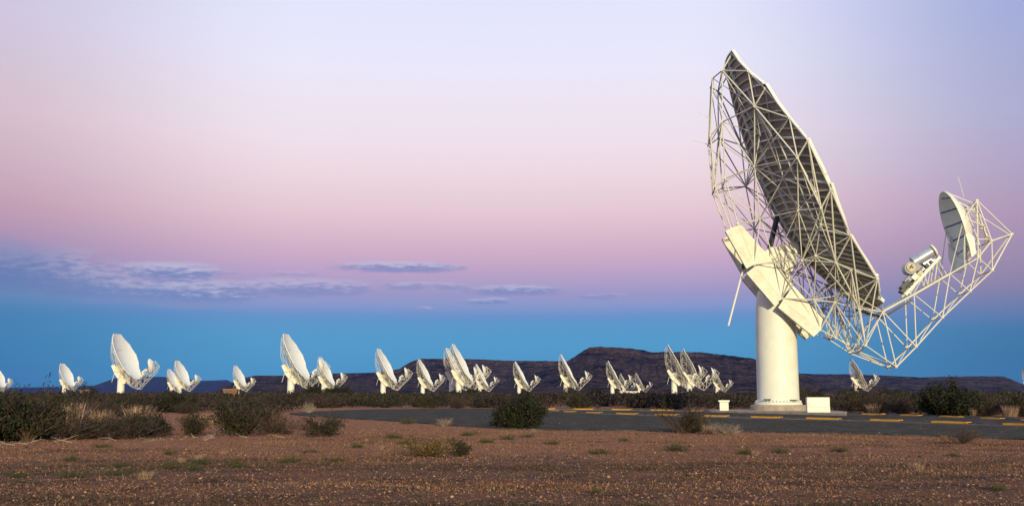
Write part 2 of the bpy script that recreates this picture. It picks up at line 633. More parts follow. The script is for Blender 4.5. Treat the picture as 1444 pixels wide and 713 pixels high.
HM1 = hill_material('dolerite_slope', (.006, .005, .012), (.068, .040, .034), (.15, .092, .06), .0045)  # brown rock patches; the dark tone also paints in relief shade
HM2 = hill_material('far_range_haze_tint', (.022, .028, .075), (.036, .040, .092), (.050, .05, .095), .003)  # blue of distance haze painted into the base colour
LEFT = [(-60, .004), (-50, .011), (-40, .006), (-33, .0075), (-28, .0056), (-25.53, .00533), (-23.65, .00571), (-21.29, .00733), (-20.25, .0142), (-19.24, .0152), (-17.88, .015), (-16.24, .01166), (-14.9, .0127), (-14.43, .0083), (-13, .004)]
MID = [(-15.6, .002), (-14.89, .0082), (-14.44, .0121), (-13.98, .01465), (-13.48, .0166), (-12.04, .0167), (-9.59, .01878), (-8.03, .01925), (-7.25, .0198), (-6.04, .02287), (-5.44, .0295), (-4.93, .03252), (-2.62, .0326), (-.08, .0309), (2.3, .0305), (4.5, .029), (6, .02)]
MESA = [(-3.5, .003), (-1.21, .0075), (1.44, .0205), (2.96, .0305), (3.61, .03746), (4.22, .04364), (4.83, .0436), (6.24, .04225), (7.53, .0383), (8.24, .03859), (10.2, .03785), (12.65, .03236), (15.01, .0184), (16, .01)]
RIGHT = [(11.5, .006), (12.63, .012), (15.01, .0184), (15.94, .0177), (17.43, .01755), (19.24, .0161), (20.95, .0143), (21.9, .0148), (23.2, .0151), (24.64, .0149), (25.05, .0119), (25.53, .0077), (27, .006), (31, .009), (36, .0125), (42, .011), (50, .006), (60, .004)]
hills('hills', LEFT, 10500, 2200, HM2, 1.3)
hills('hills', MID, 6200, 1900, HM1, 4.1)
hills('mountain', MESA, 5200, 2300, HM1, 7.7)
hills('hills', RIGHT, 7200, 2100, HM1, 11.9)

# ------------------------------------------------------------------ air
mb = MB()
mb.box(-13500, 13500, -400, 15500, -3.2, 290)
hm = bpy.data.materials.new('thin_blue_air')
hm.use_nodes = True
ht = hm.node_tree
for n_ in list(ht.nodes):
    if n_.type == 'BSDF_PRINCIPLED':
        ht.nodes.remove(n_)
pv = ht.nodes.new('ShaderNodeVolumePrincipled')
pv.inputs['Density'].default_value = 1.3e-5
pv.inputs['Color'].default_value = (.22, .42, 1.0, 1)
ht.links.new(pv.outputs[0], ht.nodes['Material Output'].inputs['Volume'])
tag(mb.build('haze', hm), 'thin bluish air over the plain and hills', 'haze', kind='stuff')

# ------------------------------------------------------------------ radio dish: own axes u (the way it points), w (sideways), z (up)
DISH_TURN = -R(7.64)
BEAM = R(67.275)
X0, FP, VU, VZ = .6317, 4.4157, 6.2489, 5.8209


def surf(x, y):
    """point and front normal of the main reflector (offset paraboloid)"""
    b = Vector((math.cos(BEAM), 0, math.sin(BEAM)))
    n = Vector((-math.sin(BEAM), 0, math.cos(BEAM)))
    l = Vector((0, 1, 0))
    p = Vector((VU, 0, VZ)) + b * ((x * x + y * y) / (4 * FP)) + n * x + l * y
    nr = (b - n * (x / (2 * FP)) - l * (y / (2 * FP))).normalized()
    return p, nr


RIM = [(13.66, 2.53), (11.11, 5.60), (7.96, 6.92), (5.95, 6.66), (3.91, 5.39), (1.72, 4.26), (.85, 2.4)]
RPOL = [(math.hypot(*q), math.atan2(q[1], q[0])) for q in RIM]
COLS = [3, 5, 6, 6, 5, 5, 3]


def panel_xy(i, s, t):
    """aperture position in row i, s in -1..1 across, t 0..1 from outer to inner edge"""
    if i < len(RIM) - 1:
        (r0, a0), (r1, a1) = RPOL[i], RPOL[i + 1]
        r = r0 + (r1 - r0) * t
        # angle at which the straight rim edge is met at this radius
        (xa, ya), (xb, yb) = RIM[i], RIM[i + 1]
        lo, hi = 0.0, 1.0
        for _ in range(18):
            k = (lo + hi) / 2
            if math.hypot(xa + (xb - xa) * k, ya + (yb - ya) * k) > r:
                lo = k
            else:
                hi = k
        k = (lo + hi) / 2
        am = math.atan2(ya + (yb - ya) * k, xa + (xb - xa) * k)
        am -= .17 * max(0.0, (t - .86) / .14) / r
        return r * math.cos(am * s), r * math.sin(am * s)
    r, a = RPOL[-1]
    x1, y1 = r * math.cos(a * s), r * math.sin(a * s)
    return x1 + (.62 - x1) * t * .98, y1 + (2.25 * s - y1) * t


def panel_mesh(mb, i, s0, s1, ribs=True, ns=4, ntt=3):
    """one reflector panel: skin front and back, edge flanges, ribs that run round the parent axis"""
    r0 = RPOL[i][0]
    r1 = RPOL[i + 1][0] if i < len(RIM) - 1 else .62
    gs = .012 / max(1, abs(panel_xy(i, 1, .5)[1]))
    gt = .018 / max(.5, abs(r0 - r1))
    ga, gb, ta, tb = s0 + gs, s1 - gs, gt, 1 - gt
    P = [[surf(*panel_xy(i, ga + (gb - ga) * a / ns, ta + (tb - ta) * b / ntt)) for a in range(ns + 1)] for b in range(ntt + 1)]
    k = ns + 1
    fr = [P[b][a][0] for b in range(ntt + 1) for a in range(k)]
    bk = [P[b][a][0] - P[b][a][1] * .03 for b in range(ntt + 1) for a in range(k)]
    q = [(b * k + a, b * k + a + 1, (b + 1) * k + a + 1, (b + 1) * k + a) for b in range(ntt) for a in range(ns)]
    mb.add(fr, q, 0)
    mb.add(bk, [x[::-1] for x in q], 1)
    D = .2
    # flanges: four edges
    edges = [[P[0][a] for a in range(k)], [P[ntt][a] for a in range(k)], [P[b][0] for b in range(ntt + 1)], [P[b][ns] for b in range(ntt + 1)]]
    for k_, e in enumerate(edges):
        rim_edge = (k_ == 2 and s0 < -.999) or (k_ == 3 and s1 > .999) or (k_ == 0 and i == 0)
        mb.path(e, .05 if rim_edge else .04, .2 if rim_edge else D, None, 0)
    if ribs:
        m = max(3, int(abs(r0 - r1) / .29))
        for j in range(1, m):
            tt = ta + (tb - ta) * j / m
            row = []
            for a in range(ns + 1):
                p, n = surf(*panel_xy(i, ga + (gb - ga) * a / ns, tt))
                row.append((p - n * .028, n))
            mb.path(row, .07, .13, None, 2)


NODES = {
 'R0': (-2.29, -2.40, 20.97), 'R1': (-1.55, -4.30, 19.30), 'R2': (-0.77, -5.50, 17.90), 'R3': (0.36, -6.50, 15.92), 'R4': (1.21, -7.05, 14.53), 'R5': (2.38, -6.60, 11.90),
 'R6': (3.48, -5.60, 9.54), 'R7': (5.03, -4.30, 7.31), 'N1': (-2.86, -2.20, 20.04), 'N2': (-1.30, -4.75, 17.11), 'N3': (0.72, -6.45, 13.71), 'N4': (1.92, -6.05, 11.00), 'N5': (2.86, -4.30, 8.25),
 'N6': (4.30, -2.90, 5.77), 'M0': (-2.92, -2.00, 16.97), 'M1': (-1.24, -3.00, 14.03), 'M2': (0.92, -4.50, 11.16), 'M3': (1.21, -3.20, 8.55), 'M4': (1.96, -2.00, 6.42), 'M5': (3.06, -2.20, 6.24),
 'K1': (0.18, -4.45, 13.04), 'K2': (2.02, -5.00, 10.29), 'K3': (1.87, -3.90, 8.69), 'K4': (3.67, -4.20, 7.83), 'K5': (3.89, -2.50, 6.72), 'K6': (3.43, -2.20, 6.75), 'B1': (-0.92, -3.50, 15.77), 'B2': (-0.37, -4.50, 15.46),
 'B3': (1.72, -5.65, 11.99), 'O1': (-3.36, -1.00, 19.94), 'O2': (-3.59, -1.25, 16.33), 'O3': (-3.39, -1.25, 13.28), 'O4': (-2.80, -1.50, 13.68), 'P0': (-2.53, -1.25, 10.73), 'P1': (-2.14, -1.36, 10.99), 'P2': (-1.29, -1.52, 8.53),
 'P3': (-0.11, -1.60, 8.69), 'P4': (0.18, -1.55, 6.56), 'P5': (2.32, -1.50, 4.72), 'X1': (-0.90, -1.90, 11.15), 'D0': (3.23, -1.15, 4.27), 'D1': (4.43, -1.30, 3.46), 'D2': (4.58, -2.60, 3.76),
 'U0': (5.90, -1.10, 5.76), 'U1': (7.67, -1.10, 6.73), 'U2': (9.69, -1.10, 7.88), 'U3': (11.28, -1.10, 8.78), 'U4': (12.07, -1.10, 9.75), 'L0': (6.50, -1.10, 2.61), 'L1': (7.64, -1.10, 3.74), 'L2': (9.16, -1.10, 5.39),
 'L3': (10.73, -1.10, 6.86), 'L4': (12.01, -1.10, 8.04), 'T': (13.48, -0.20, 10.23), 'S0': (11.40, -1.10, 12.09), 'S1': (10.40, -1.80, 10.91)}
# bars of the near half, by radius; each has a mirrored twin on the far half
BARS_BACK = [
    (.062, 'R0-R1 R1-R2 R2-R3 R3-R4 R4-R5 R5-R6 R6-R7 R0-N1 N1-N2 N2-N3 N3-N4 N4-N5 N5-N6 R4-N3 R5-N4 R2-N2 R6-N5 R7-N6 R5-N5 R4-N4 R6-N6 N6-D2'),
    (.055, 'N1-R1 R1-N2 N2-R3 R3-N3 R7-D2 R7-M5 M0-N1 N1-O1 O1-O2 O2-O3 O3-P0 M0-N2 M0-O2 M0-O3 N2-M1 M1-X1 N3-M2 M0-M1 M0-O4 O4-O3 O4-P1 O4-M1 M5-P5 M4-D0 D2-D1'),
    (.043, 'M1-N3 M1-K1 M1-B1 M1-B2 M1-R3 N2-B2 B1-N2 K1-N3 K1-R4 K1-X1 K1-M2 K1-B3 M2-N4 M2-X1 M2-M3 M2-N3 M2-K2 K2-N4 K2-M3 K2-R5 B3-N4 B3-N3 M3-N5 M3-K3 M3-N4 K3-N5 K3-M4 K3-K4 M3-P3 M3-X1 M3-M4 X1-P1 X1-P2 X1-P3 X1-M3'),
    (.043, 'P1-P2 P2-P3 P3-P4 P2-P4 P4-P5 P3-P5 P4-M4 P3-M3 P5-M4 M4-N5 M4-M5 M4-K4 K4-N5 K4-N6 K4-R7 K4-M5 K5-M4 K5-M5 K5-N6 K5-D0 K5-D1 M5-N6 M5-N5 M5-D0 M5-D1 D0-N6 P5-D0 D0-D1 D1-N6 U0-K5 U0-N6 U0-R7 U0-D1 U0-D2 D0-M4 K6-P5'),
    (.036, 'O1-M0 O2-M1 O3-X1 P0-X1 P0-P2 O3-M1 B3-K1 M1-K2 M4-P3 K3-P4')]
BARS_FINE = [(.034, 'N1-B1 N2-K1 B2-K1 B2-R3 B1-M0 N3-K2 B3-R5 B3-R4 K2-R6 K2-K3 K3-R6 N5-K2 N5-R7 K3-M2 M1-O2 M0-O4 O4-X1 M2-P3 M3-P4 M3-P2 K5-R7 K5-K4 K6-K4 K6-N5 D0-K6 D1-K4 D2-K4 D2-M5 D2-K5 U0-K4 U0-M5 N6-K3 M5-P4 R1-B2 R2-B2 N2-B1 O1-N2 K4-K3 M2-B3 X1-M1 K6-K5 M4-K3 M3-K2')]
CROSS = 'R0 N1 O1 O2 O3 O4 P0 P1 X1 M0 M1 B1 K6 M4 M5 D0 D1 D2 K5'
BARS_BOOM = [
    (.095, 'U0-U1 U1-U2'), (.062, 'U2-U3 U3-U4 L0-L1 L1-L2 L2-L3 L3-L4 L4-T'),
    (.05, 'D1-L0 D2-L0 U0-L0 U0-L1 U1-L1 U2-L2 U3-L3 U4-L4 U4-T S0-T S0-U4 S0-U3'),
    (.04, 'U1-L2 U2-L3 U3-L4 S1-U2 S0-S1 S1-U3 D1-U0')]
CROSS_BOOM = 'U0 U1 U2 U3 U4 L0 L1 L2 L3 L4 T S0'
DIAG = [('D1', 'L0'), ('L0', 'L1'), ('L1', 'L2'), ('L2', 'L3'), ('L3', 'L4'), ('O1', 'O2'), ('O2', 'O3'), ('M0', 'O2'), ('U3', 'U4'), ('U4', 'S0'), ('M1', 'X1'), ('B1', 'M1'), ('M5', 'D0')]


def mirror(p):
    return Vector((p[0], -p[1], p[2]))


def bar_list(groups, cross, diag):
    out = []
    for r, s in groups:
        r *= .74
        for pr in s.split():
            a, b = pr.split('-')
            a, b = Vector(NODES[a]), Vector(NODES[b])
            out.append((a, b, r))
            out.append((mirror(a), mirror(b), r))
    for k in cross.split():
        a = Vector(NODES[k])
        out.append((a, mirror(a), .042))
    for a, b in diag:
        out.append((Vector(NODES[a]), mirror(NODES[b]), .03))
    return out


BACK = bar_list(BARS_BACK, CROSS, [d for d in DIAG if d[0][0] not in 'UL' and d[1][0] not in 'UL'])
FINE = bar_list(BARS_FINE, 'M2 M3 K3', [('M1', 'M2'), ('M2', 'M3'), ('X1', 'M2'), ('K3', 'M3'), ('M3', 'M4')])
BOOM = bar_list(BARS_BOOM, CROSS_BOOM, [d for d in DIAG if d[0][0] in 'UL' or d[1][0] in 'UL'])

MAIN = [[(-2.91, 10.5), (-2.16, 10.86), (-1.29, 8.54), (-1.75, 8.26)], [(-1.78, 8.01), (-1.26, 8.42), (.18, 6.53), (-.24, 6.09)], [(-.04, 6.0), (.25, 6.41), (2.3, 4.67), (1.89, 4.31)]]
UPPER = [[(-2.16, 10.87), (-1.92, 10.87), (-.89, 9.59), (-.11, 8.74), (-1.29, 8.55)], [(-1.25, 8.42), (-.09, 8.7), (.58, 7.69), (.93, 7.35), (.18, 6.54)], [(.26, 6.41), (.93, 7.31), (1.16, 7.06), (2.57, 5.41), (2.31, 4.67)]]
YOKE = [(-.75, 9.2), (-.42, 9.58), (.48, 9.77), (1.0, 9.93), (1.25, 9.9), (1.38, 9.7), (1.39, 9.25), (1.22, 8.84), (.91, 8.09), (.72, 7.5), (.62, 6.75), (-.6, 6.75), (-.85, 7.4)]


def pedestal_mb(n=48):
    mb = MB()
    mb.lathe([(1.36, .46), (1.36, .56), (1.34, .60), (1.21, .64), (1.205, 1.0), (1.19, 3.0), (1.175, 4.75), (1.15, 5.5), (1.12, 6.2), (1.06, 6.75), (.98, 7.1)], n)
    return mb


def sub_pt(v, w, k=1.0):
    """point of the secondary bowl: v along its long way (-1 top .. 1 bottom), w sideways (-1..1)"""
    C = Vector((10.295, 0, 10.835))
    A = Vector((.545, 0, -1.985))
    N = Vector((.965, 0, .262))
    return C + A * v + Vector((0, 1.88 * w, 0)) + N * ((1 - v * v - w * w) * .78 * k)


def sub_mesh(parts=True):
    """secondary reflector bowl with rim, and the shield below it; material 0 face, 1 outside"""
    mb = MB()
    na_, nr_ = 40, 8
    rings, back = [], []
    for j in range(nr_ + 1):
        rr = j / nr_
        rings.append([sub_pt(rr * math.cos(2 * math.pi * i / na_), rr * math.sin(2 * math.pi * i / na_)) for i in range(na_)])
    off = Vector((.965, 0, .262)) * .09
    for j in range(nr_ + 1):
        rr = j / nr_
        back.append([sub_pt(rr * math.cos(2 * math.pi * i / na_) * .99, rr * math.sin(2 * math.pi * i / na_) * .99) + off * (1 + .6 * (rr)) for i in range(na_)])
    fl = [p for r_ in rings for p in r_]
    q = [(j * na_ + i, j * na_ + (i + 1) % na_, (j + 1) * na_ + (i + 1) % na_, (j + 1) * na_ + i) for j in range(nr_) for i in range(na_)]
    mb.add(fl, q, 0)
    fb = [p for r_ in back for p in r_]
    mb.add(fb, [x[::-1] for x in q], 1)
    ed = rings[-1] + back[-1]
    mb.add(ed, [(i, (i + 1) % na_, na_ + (i + 1) % na_, na_ + i) for i in range(na_)], 1)
    return mb


def shield_mesh():
    mb = MB()
    pts = [(10.42, -1.72, 10.0), (10.36, -1.62, 9.1), (10.52, -1.0, 8.15), (10.56, 0, 8.0), (10.52, 1.0, 8.15), (10.36, 1.62, 9.1), (10.42, 1.72, 10.0), (10.72, .95, 9.12), (10.84, 0, 8.84), (10.72, -.95, 9.12)]
    n = len(pts)
    b = [(x + .05, y * .99, z + .03) for x, y, z in pts]
    fr = [(0, 1, 9), (1, 2, 9), (2, 3, 8, 9), (3, 4, 7, 8), (4, 5, 7), (5, 6, 7)]
    mb.add(pts + b, fr + [tuple(i + n for i in f_)[::-1] for f_ in fr] + [(i, i + 1, n + i + 1, n + i) for i in range(6)])
    return mb


def receiver_parts(parent, mats):
    """sliding platform with receivers on the boom; returns list of objects"""
    a, b = Vector((7.27, 0, 6.82)), Vector((9.3, 0, 9.0))
    d = (b - a).normalized()
    n = Vector((-d.z, 0, d.x))
    mb = MB()
    for s in (-.5, .5):
        o = Vector((0, s, 0))
        mb.path([(a + o, n), (b + o, n)], .12, .16, None)
    for k in range(6):
        p = a + (b - a) * (k / 5)
        mb.tube(p + Vector((0, -.5, 0)), p + Vector((0, .5, 0)), .04, 6)
    plat = mb.build('receiver_platform', mats['white'], parent)
    for s in (-.45, .45):
        mb = MB()
        o = Vector((0, s, 0))
        for f_, e_, r_ in ((.93, (9.0, s, 7.55), .035), (.93, (9.69, s, 7.88), .03), (.55, (8.6, s, 7.3), .03), (.55, (7.8, s, 6.85), .03), (.72, (8.6, s, 7.3), .025), (.1, (7.67, s, 6.73), .045)):
            mb.tube(a + (b - a) * f_ + o - n * .1, Vector(e_), r_, 6)
        mb.build('platform_bracket', mats['steel'], plat)
    # long silver receiver with a lid at its mouth
    mb = MB()
    p0, p1 = Vector((7.95, -.15, 8.70)), Vector((8.98, -.15, 9.30))
    mb.tube(p0, p1, .33, 24)
    mb.tube(p0 + (p0 - p1).normalized() * .05, p0 + (p1 - p0) * .04, .35, 24)
    rc_ = mb.build('receiver_barrel', mats['silver'], plat, smooth=40)
    mb = MB()
    e = (p1 - p0).normalized()
    mb.tube(p1 + e * .10, p1 + e * .2, .37, 24)
    mb.tube(p1, p1 + e * .1, .16, 16)
    mb.build('feed_mouth', mats['white'], plat, smooth=40)
    mb = MB()
    q = Vector((8.62, -.15, 8.72))
    mb.path([(q - e * .26, n), (q + e * .3, n)], .5, .34, None)
    mb.build('receiver_box', mats['silver'], plat)
    # round drum facing sideways
    mb = MB()
    c = Vector((7.72, -.1, 8.32))
    mb.tube(c + Vector((0, -.42, 0)), c + Vector((0, .42, 0)), .36, 28)
    dr = mb.build('receiver_drum', mats['grey'], plat, smooth=40)
    mb = MB()
    mb.tube(c + Vector((-.02, -.49, .03)), c + Vector((-.02, -.42, .03)), .24, 24)
    dd = mb.build('drum_window', mats['gold'], plat, smooth=40)
    mb = MB()
    for dx, dz, rr in ((-.04, .06, .07), (.07, .02, .05), (-.1, -.06, .03), (.02, .15, .04)):
        mb.tube(c + Vector((dx, -.52, dz)), c + Vector((dx, -.485, dz)), rr, 10)
    mb.build('drum_port', mats['dark'], plat)
    for (x, z, lx, lz, hw, mm) in ((7.90, 7.80, .18, .15, .40, 'white'), (7.52, 7.62, .20, .13, .36, 'grey'), (7.36, 7.36, .30, .10, .38, 'dark'), (8.2, 8.02, .14, .10, .34, 'gold'), (8.36, 8.26, .10, .07, .30, 'silver'),
                               (7.22, 7.05, .16, .09, .34, 'dark'), (8.05, 7.98, .5, .06, .3, 'dark'), (8.62, 8.46, .10, .10, .3, 'dark'), (8.85, 8.66, .08, .09, .32, 'dark'), (8.12, 8.36, .16, .16, .25, 'grey')):
        mb = MB()
        q = Vector((x, -.2, z))
        mb.path([(q - d * lx + n * lz, n), (q + d * lx + n * lz, n)], hw * 2, 2 * lz, None)
        mb.build('electronics_box', mats[mm], plat)
    mb = MB()
    mb.path([(a + (b - a) * .02 + n * .12, n), (a + (b - a) * .8 + n * .12, n)], .7, .1, None)
    mb.build('platform_deck', mats['dark'], plat)
    return plat


BASE = Vector((15.575, 62.82, 0))
dish = empty('radio_dish', BASE, DISH_TURN)
tag(dish, 'huge cream white dish antenna seen from behind, on a stout round pillar beside the asphalt', 'antenna', 'dish antennas across the plain')

# concrete plinth and pedestal
mb = MB()
mb.lathe([(1.62, .02), (1.62, .40), (1.58, .455)], 32)
mb.build('plinth', M['concrete'], dish, smooth=30)
ped = pedestal_mb(64).build('pedestal', M['white'], dish, smooth=40)
for i in range(40):
    mb = MB() if i == 0 else mb
    if i == 0:
        mb.lathe([(.030, .60), (.030, .70), (.018, .71)], 6)
        bolt_me = mb.mesh('anchor_bolt', [M['rib']])
    t_ = 2 * math.pi * i / 40
    b_ = link(bpy.data.objects.new('anchor_bolt', bolt_me), ped)
    b_.location = (1.275 * math.cos(t_), 1.275 * math.sin(t_), 0)
mb = MB()
mb.box(-.95, -.55, -1.27, -1.17, .72, .80)
mb.box(.55, .95, -1.2, -1.08, .70, .76)
mb.build('cable_bracket', M['dark'], ped)
mb = MB()
mb.prism(YOKE, -1.0, 1.0)
yk = mb.build('yoke', M['plate'], dish)
bv = yk.modifiers.new('soft_edges', 'BEVEL')
bv.width, bv.segments, bv.limit_method, bv.angle_limit = .06, 2, 'ANGLE', R(25)
mb = MB()
for s in (-1, 1):
    mb.tube((1.1, s * .99, 9.36), (1.1, s * 1.14, 9.36), .15, 20)
    mb.tube((1.1, s * 1.14, 9.36), (1.1, s * 1.2, 9.36), .07, 12)
mb.build('axle_cap', M['white'], yk, smooth=40)

def cw_segment(k, s):
    """one folded box of the counterweight, on side s"""
    out = MB()
    p = MAIN[k]
    out.prism(p, [s * 1.84, s * 1.60, s * 1.60, s * 1.84], s * 1.36)
    u_ = UPPER[k]
    sh = MB()
    sh.prism(u_, [s * (1.585 if j in (0, len(u_) - 1) else 1.44) for j in range(len(u_))], s * 1.34)
    return out, sh


for k in range(3):
    for s in (-1, 1):
        a_, b_ = cw_segment(k, s)
        o = a_.build('counterweight', M['plate'], dish)
        m_ = o.modifiers.new('soft_edges', 'BEVEL')
        m_.width, m_.segments = .018, 2
        b_.build('side_plate', M['plate'], o)
# small service fittings below the lowest counterweight box
for k in range(4):
    mb = MB()
    x_, z_ = .25 + k * .38, 5.72 - k * .33
    mb.tube((x_, -1.5, z_), (x_ - .06, -1.5, z_ - .12), .012, 5)
    mb.build('fitting', M['steel'], dish)
mb = MB()
mb.tube((-1.85, -1.0, 8.45), (-2.82, -1.0, 5.03), .055, 10)
mb.build('hanging_rod', M['white'], dish)
mb = MB()
mb.box(-1.98, -1.72, -1.36, -.9, 8.36, 8.62)
mb.build('rod_bracket', M['dark'], dish)
# elevation drive seen dark between the plates
mb = MB()
mb.tube((-.3, .1, 9.3), (.3, .1, 11.6), .16, 12)
mb.tube((-.05, .1, 10.3), (.45, .1, 12.2), .10, 12)
mb.build('elevation_jack', M['dark'], dish)

# reflector of separate panels
refl = empty('reflector')
refl.parent = dish
for i in range(len(RIM)):
    n = COLS[i]
    for c in range(n):
        mb = MB()
        panel_mesh(mb, i, -1 + 2 * c / n, -1 + 2 * (c + 1) / n)
        mb.build('reflector_panel', [M['panel'], M['panelback'], M['rib']], refl)

# struts: one shared unit tube, placed bar by bar
mb = MB()
mb.tube((0, 0, -.5), (0, 0, .5), 1, 8)
strut_me = mb.mesh('strut', [M['steel']], smooth=50)


def strut(a, b, r, parent, name='strut'):
    o = bpy.data.objects.new(name, strut_me)
    d = b - a
    o.matrix_local = Matrix.Translation((a + b) / 2) @ d.to_track_quat('Z', 'Y').to_matrix().to_4x4() @ Matrix.Diagonal((r, r, d.length, 1))
    return link(o, parent)


truss = empty('backup_truss')
truss.parent = dish
for a, b, r in BACK:
    strut(a, b, r, truss)
mb = MB()
for a, b, r in FINE:
    mb.tube(a, b, r, 6, cap=False)
tag(mb.build('lattice_bar', M['steel'], truss, smooth=50), kind='stuff')
boom = empty('feed_boom')
boom.parent = dish
for a, b, r in BOOM:
    strut(a, b, r, boom)
# gusset balls at the nodes, joined: too small to pick apart
mb = MB()
for k, p in NODES.items():
    for q in (Vector(p), mirror(p)):
        mb.tube(q - Vector((.07, 0, 0)), q + Vector((.07, 0, 0)), .075, 6)
tag(mb.build('node_joint', M['steel'], dish), kind='stuff')
# black edge and cable tray at the dish's foot
mb = MB()
mb.path([(Vector((4.6, -.2, 6.0)), Vector((.35, 0, .94))), (Vector((5.9, -.9, 5.5)), Vector((.35, 0, .94))), (Vector((7.5, -.9, 6.45)), Vector((-.5, 0, .87)))], .35, .12, None)
mb.build('cable_tray', M['dark'], dish)

sub = empty('subreflector')
sub.parent = dish
bowl = sub_mesh().build('reflector_bowl', [M['subface'], M['white']], sub, smooth=35)
for vn, vf in ((-.72, -.88), (-.38, -.50), (-.05, -.06), (.28, .38), (.58, .80)):
    mb = MB()
    row = []
    for k in range(9):
        f_ = k / 8
        v_, w_ = vn + (vf - vn) * f_, (-1 + 2 * f_)
        lim = math.sqrt(max(.02, 1 - v_ * v_)) * .97
        w_ *= lim
        if v_ * v_ + w_ * w_ > .985:
            continue
        row.append((sub_pt(v_, w_) + Vector((-.965, 0, -.262)) * .012, Vector((-.965, 0, -.262))))
    if len(row) > 2:
        mb.path(row, .085, .01, None)
        mb.build('seam', M['seam'], sub)
shield_mesh().build('shield', M['subface'], sub)
# stiff side plates and the back frame of the bowl
for s in (-1, 1):
    mb = MB()
    mb.prism([(10.42, 10.35), (10.95, 9.9), (11.0, 8.95), (10.75, 8.72), (10.66, 9.4)], s * 1.72, s * 1.5)
    mb.build('side_bracket', M['white'], sub)
mb = MB()
pa, pb = Vector((11.30, -.7, 11.95)), Vector((11.98, -.7, 9.75))
mb.tube(pa, pb, .10, 12)
for k in (0, .3, .62, .95):
    p = pa.lerp(pb, k)
    e = (pb - pa).normalized()
    mb.tube(p - e * .1, p + e * .1, .16, 12)
mb.build('back_post', M['plate'], sub, smooth=40)
for (v, w) in ((-.55, -.5), (-.55, .5), (0, -.75), (0, .75), (.55, -.5), (.55, .5), (-.9, -.2), (-.9, .2)):
    p = sub_pt(v, w) + Vector((.1, 0, .03))
    tgt = Vector((11.45 + .55 * (v + .9) / 1.45, math.copysign(.95, w), 11.85 - 2.0 * (v + .9) / 1.45))
    strut(p, tgt, .035, sub, 'bowl_strut')
plat = receiver_parts(dish, M)
# lightning rods
mb = MB()
mb.tube((-3.59, -.5, 15.95), (-4.65, -.5, 16.30), .016, 5)
mb.build('lightning_rod', M['steel'], dish)
mb = MB()
mb.tube((-3.6, -.5, 17.62), (-4.27, -.5, 18.02), .012, 5)
mb.build('lightning_rod', M['steel'], dish)
mb = MB()
mb.tube((11.0, 0, 12.5), (10.73, 0, 13.75), .014, 5)
mb.build('lightning_rod', M['steel'], dish)

# ------------------------------------------------------------------ distant dishes: the same antenna with its members joined, copied
far = empty('radio_dish', (0, 0, 0), DISH_TURN)
mb = pedestal_mb(20)
mb.lathe([(1.62, .0), (1.62, .44)], 20)
mb.build('pedestal', M['white'], far, smooth=40)
mb = MB()
mb.prism(YOKE, -1.0, 1.0)
mb.build('yoke', M['plate'], far)
for s in (-1, 1):
    mb = MB()
    for k in range(3):
        a_, b_ = cw_segment(k, s)
        mb.add(a_.v, a_.f)
        mb.add(b_.v, b_.f)
    mb.build('counterweight', M['plate'], far)
mb = MB()
for i in range(len(RIM)):
    n = COLS[i]
    for c in range(n):
        panel_mesh(mb, i, -1 + 2 * c / n, -1 + 2 * (c + 1) / n, ribs=False, ns=3, ntt=2)
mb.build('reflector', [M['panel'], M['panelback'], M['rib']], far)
mb = MB()
for a, b, r in BACK + FINE:
    mb.tube(a, b, r * 1.15, 4, cap=False)
mb.build('backup_truss', M['steel'], far)
mb = MB()
for a, b, r in BOOM:
    mb.tube(a, b, r * 1.15, 4, cap=False)
mb.build('feed_boom', M['steel'], far)
sb = sub_mesh().build('subreflector', [M['subface'], M['white']], far, smooth=35)
shield_mesh().build('shield', M['subface'], sb)
mb = MB()
mb.path([(Vector((7.27, 0, 6.82)), Vector((-.73, 0, .68))), (Vector((9.3, 0, 9.0)), Vector((-.73, 0, .68)))], 1.0, .16, None)
mb.tube((7.95, -.15, 8.70), (9.0, -.15, 9.30), .34, 12)
mb.tube((7.72, -.5, 8.32), (7.72, .3, 8.32), .36, 12)
mb.box(7.5, 8.1, -.4, .4, 7.55, 8.0)
mb.box(7.1, 7.5, -.4, .4, 6.95, 7.4)
mb.build('receiver', M['white'], far)
mb = MB()
mb.tube((-1.85, -1.0, 8.45), (-2.82, -1.0, 5.03), .07, 6)
mb.build('hanging_rod', M['white'], far)

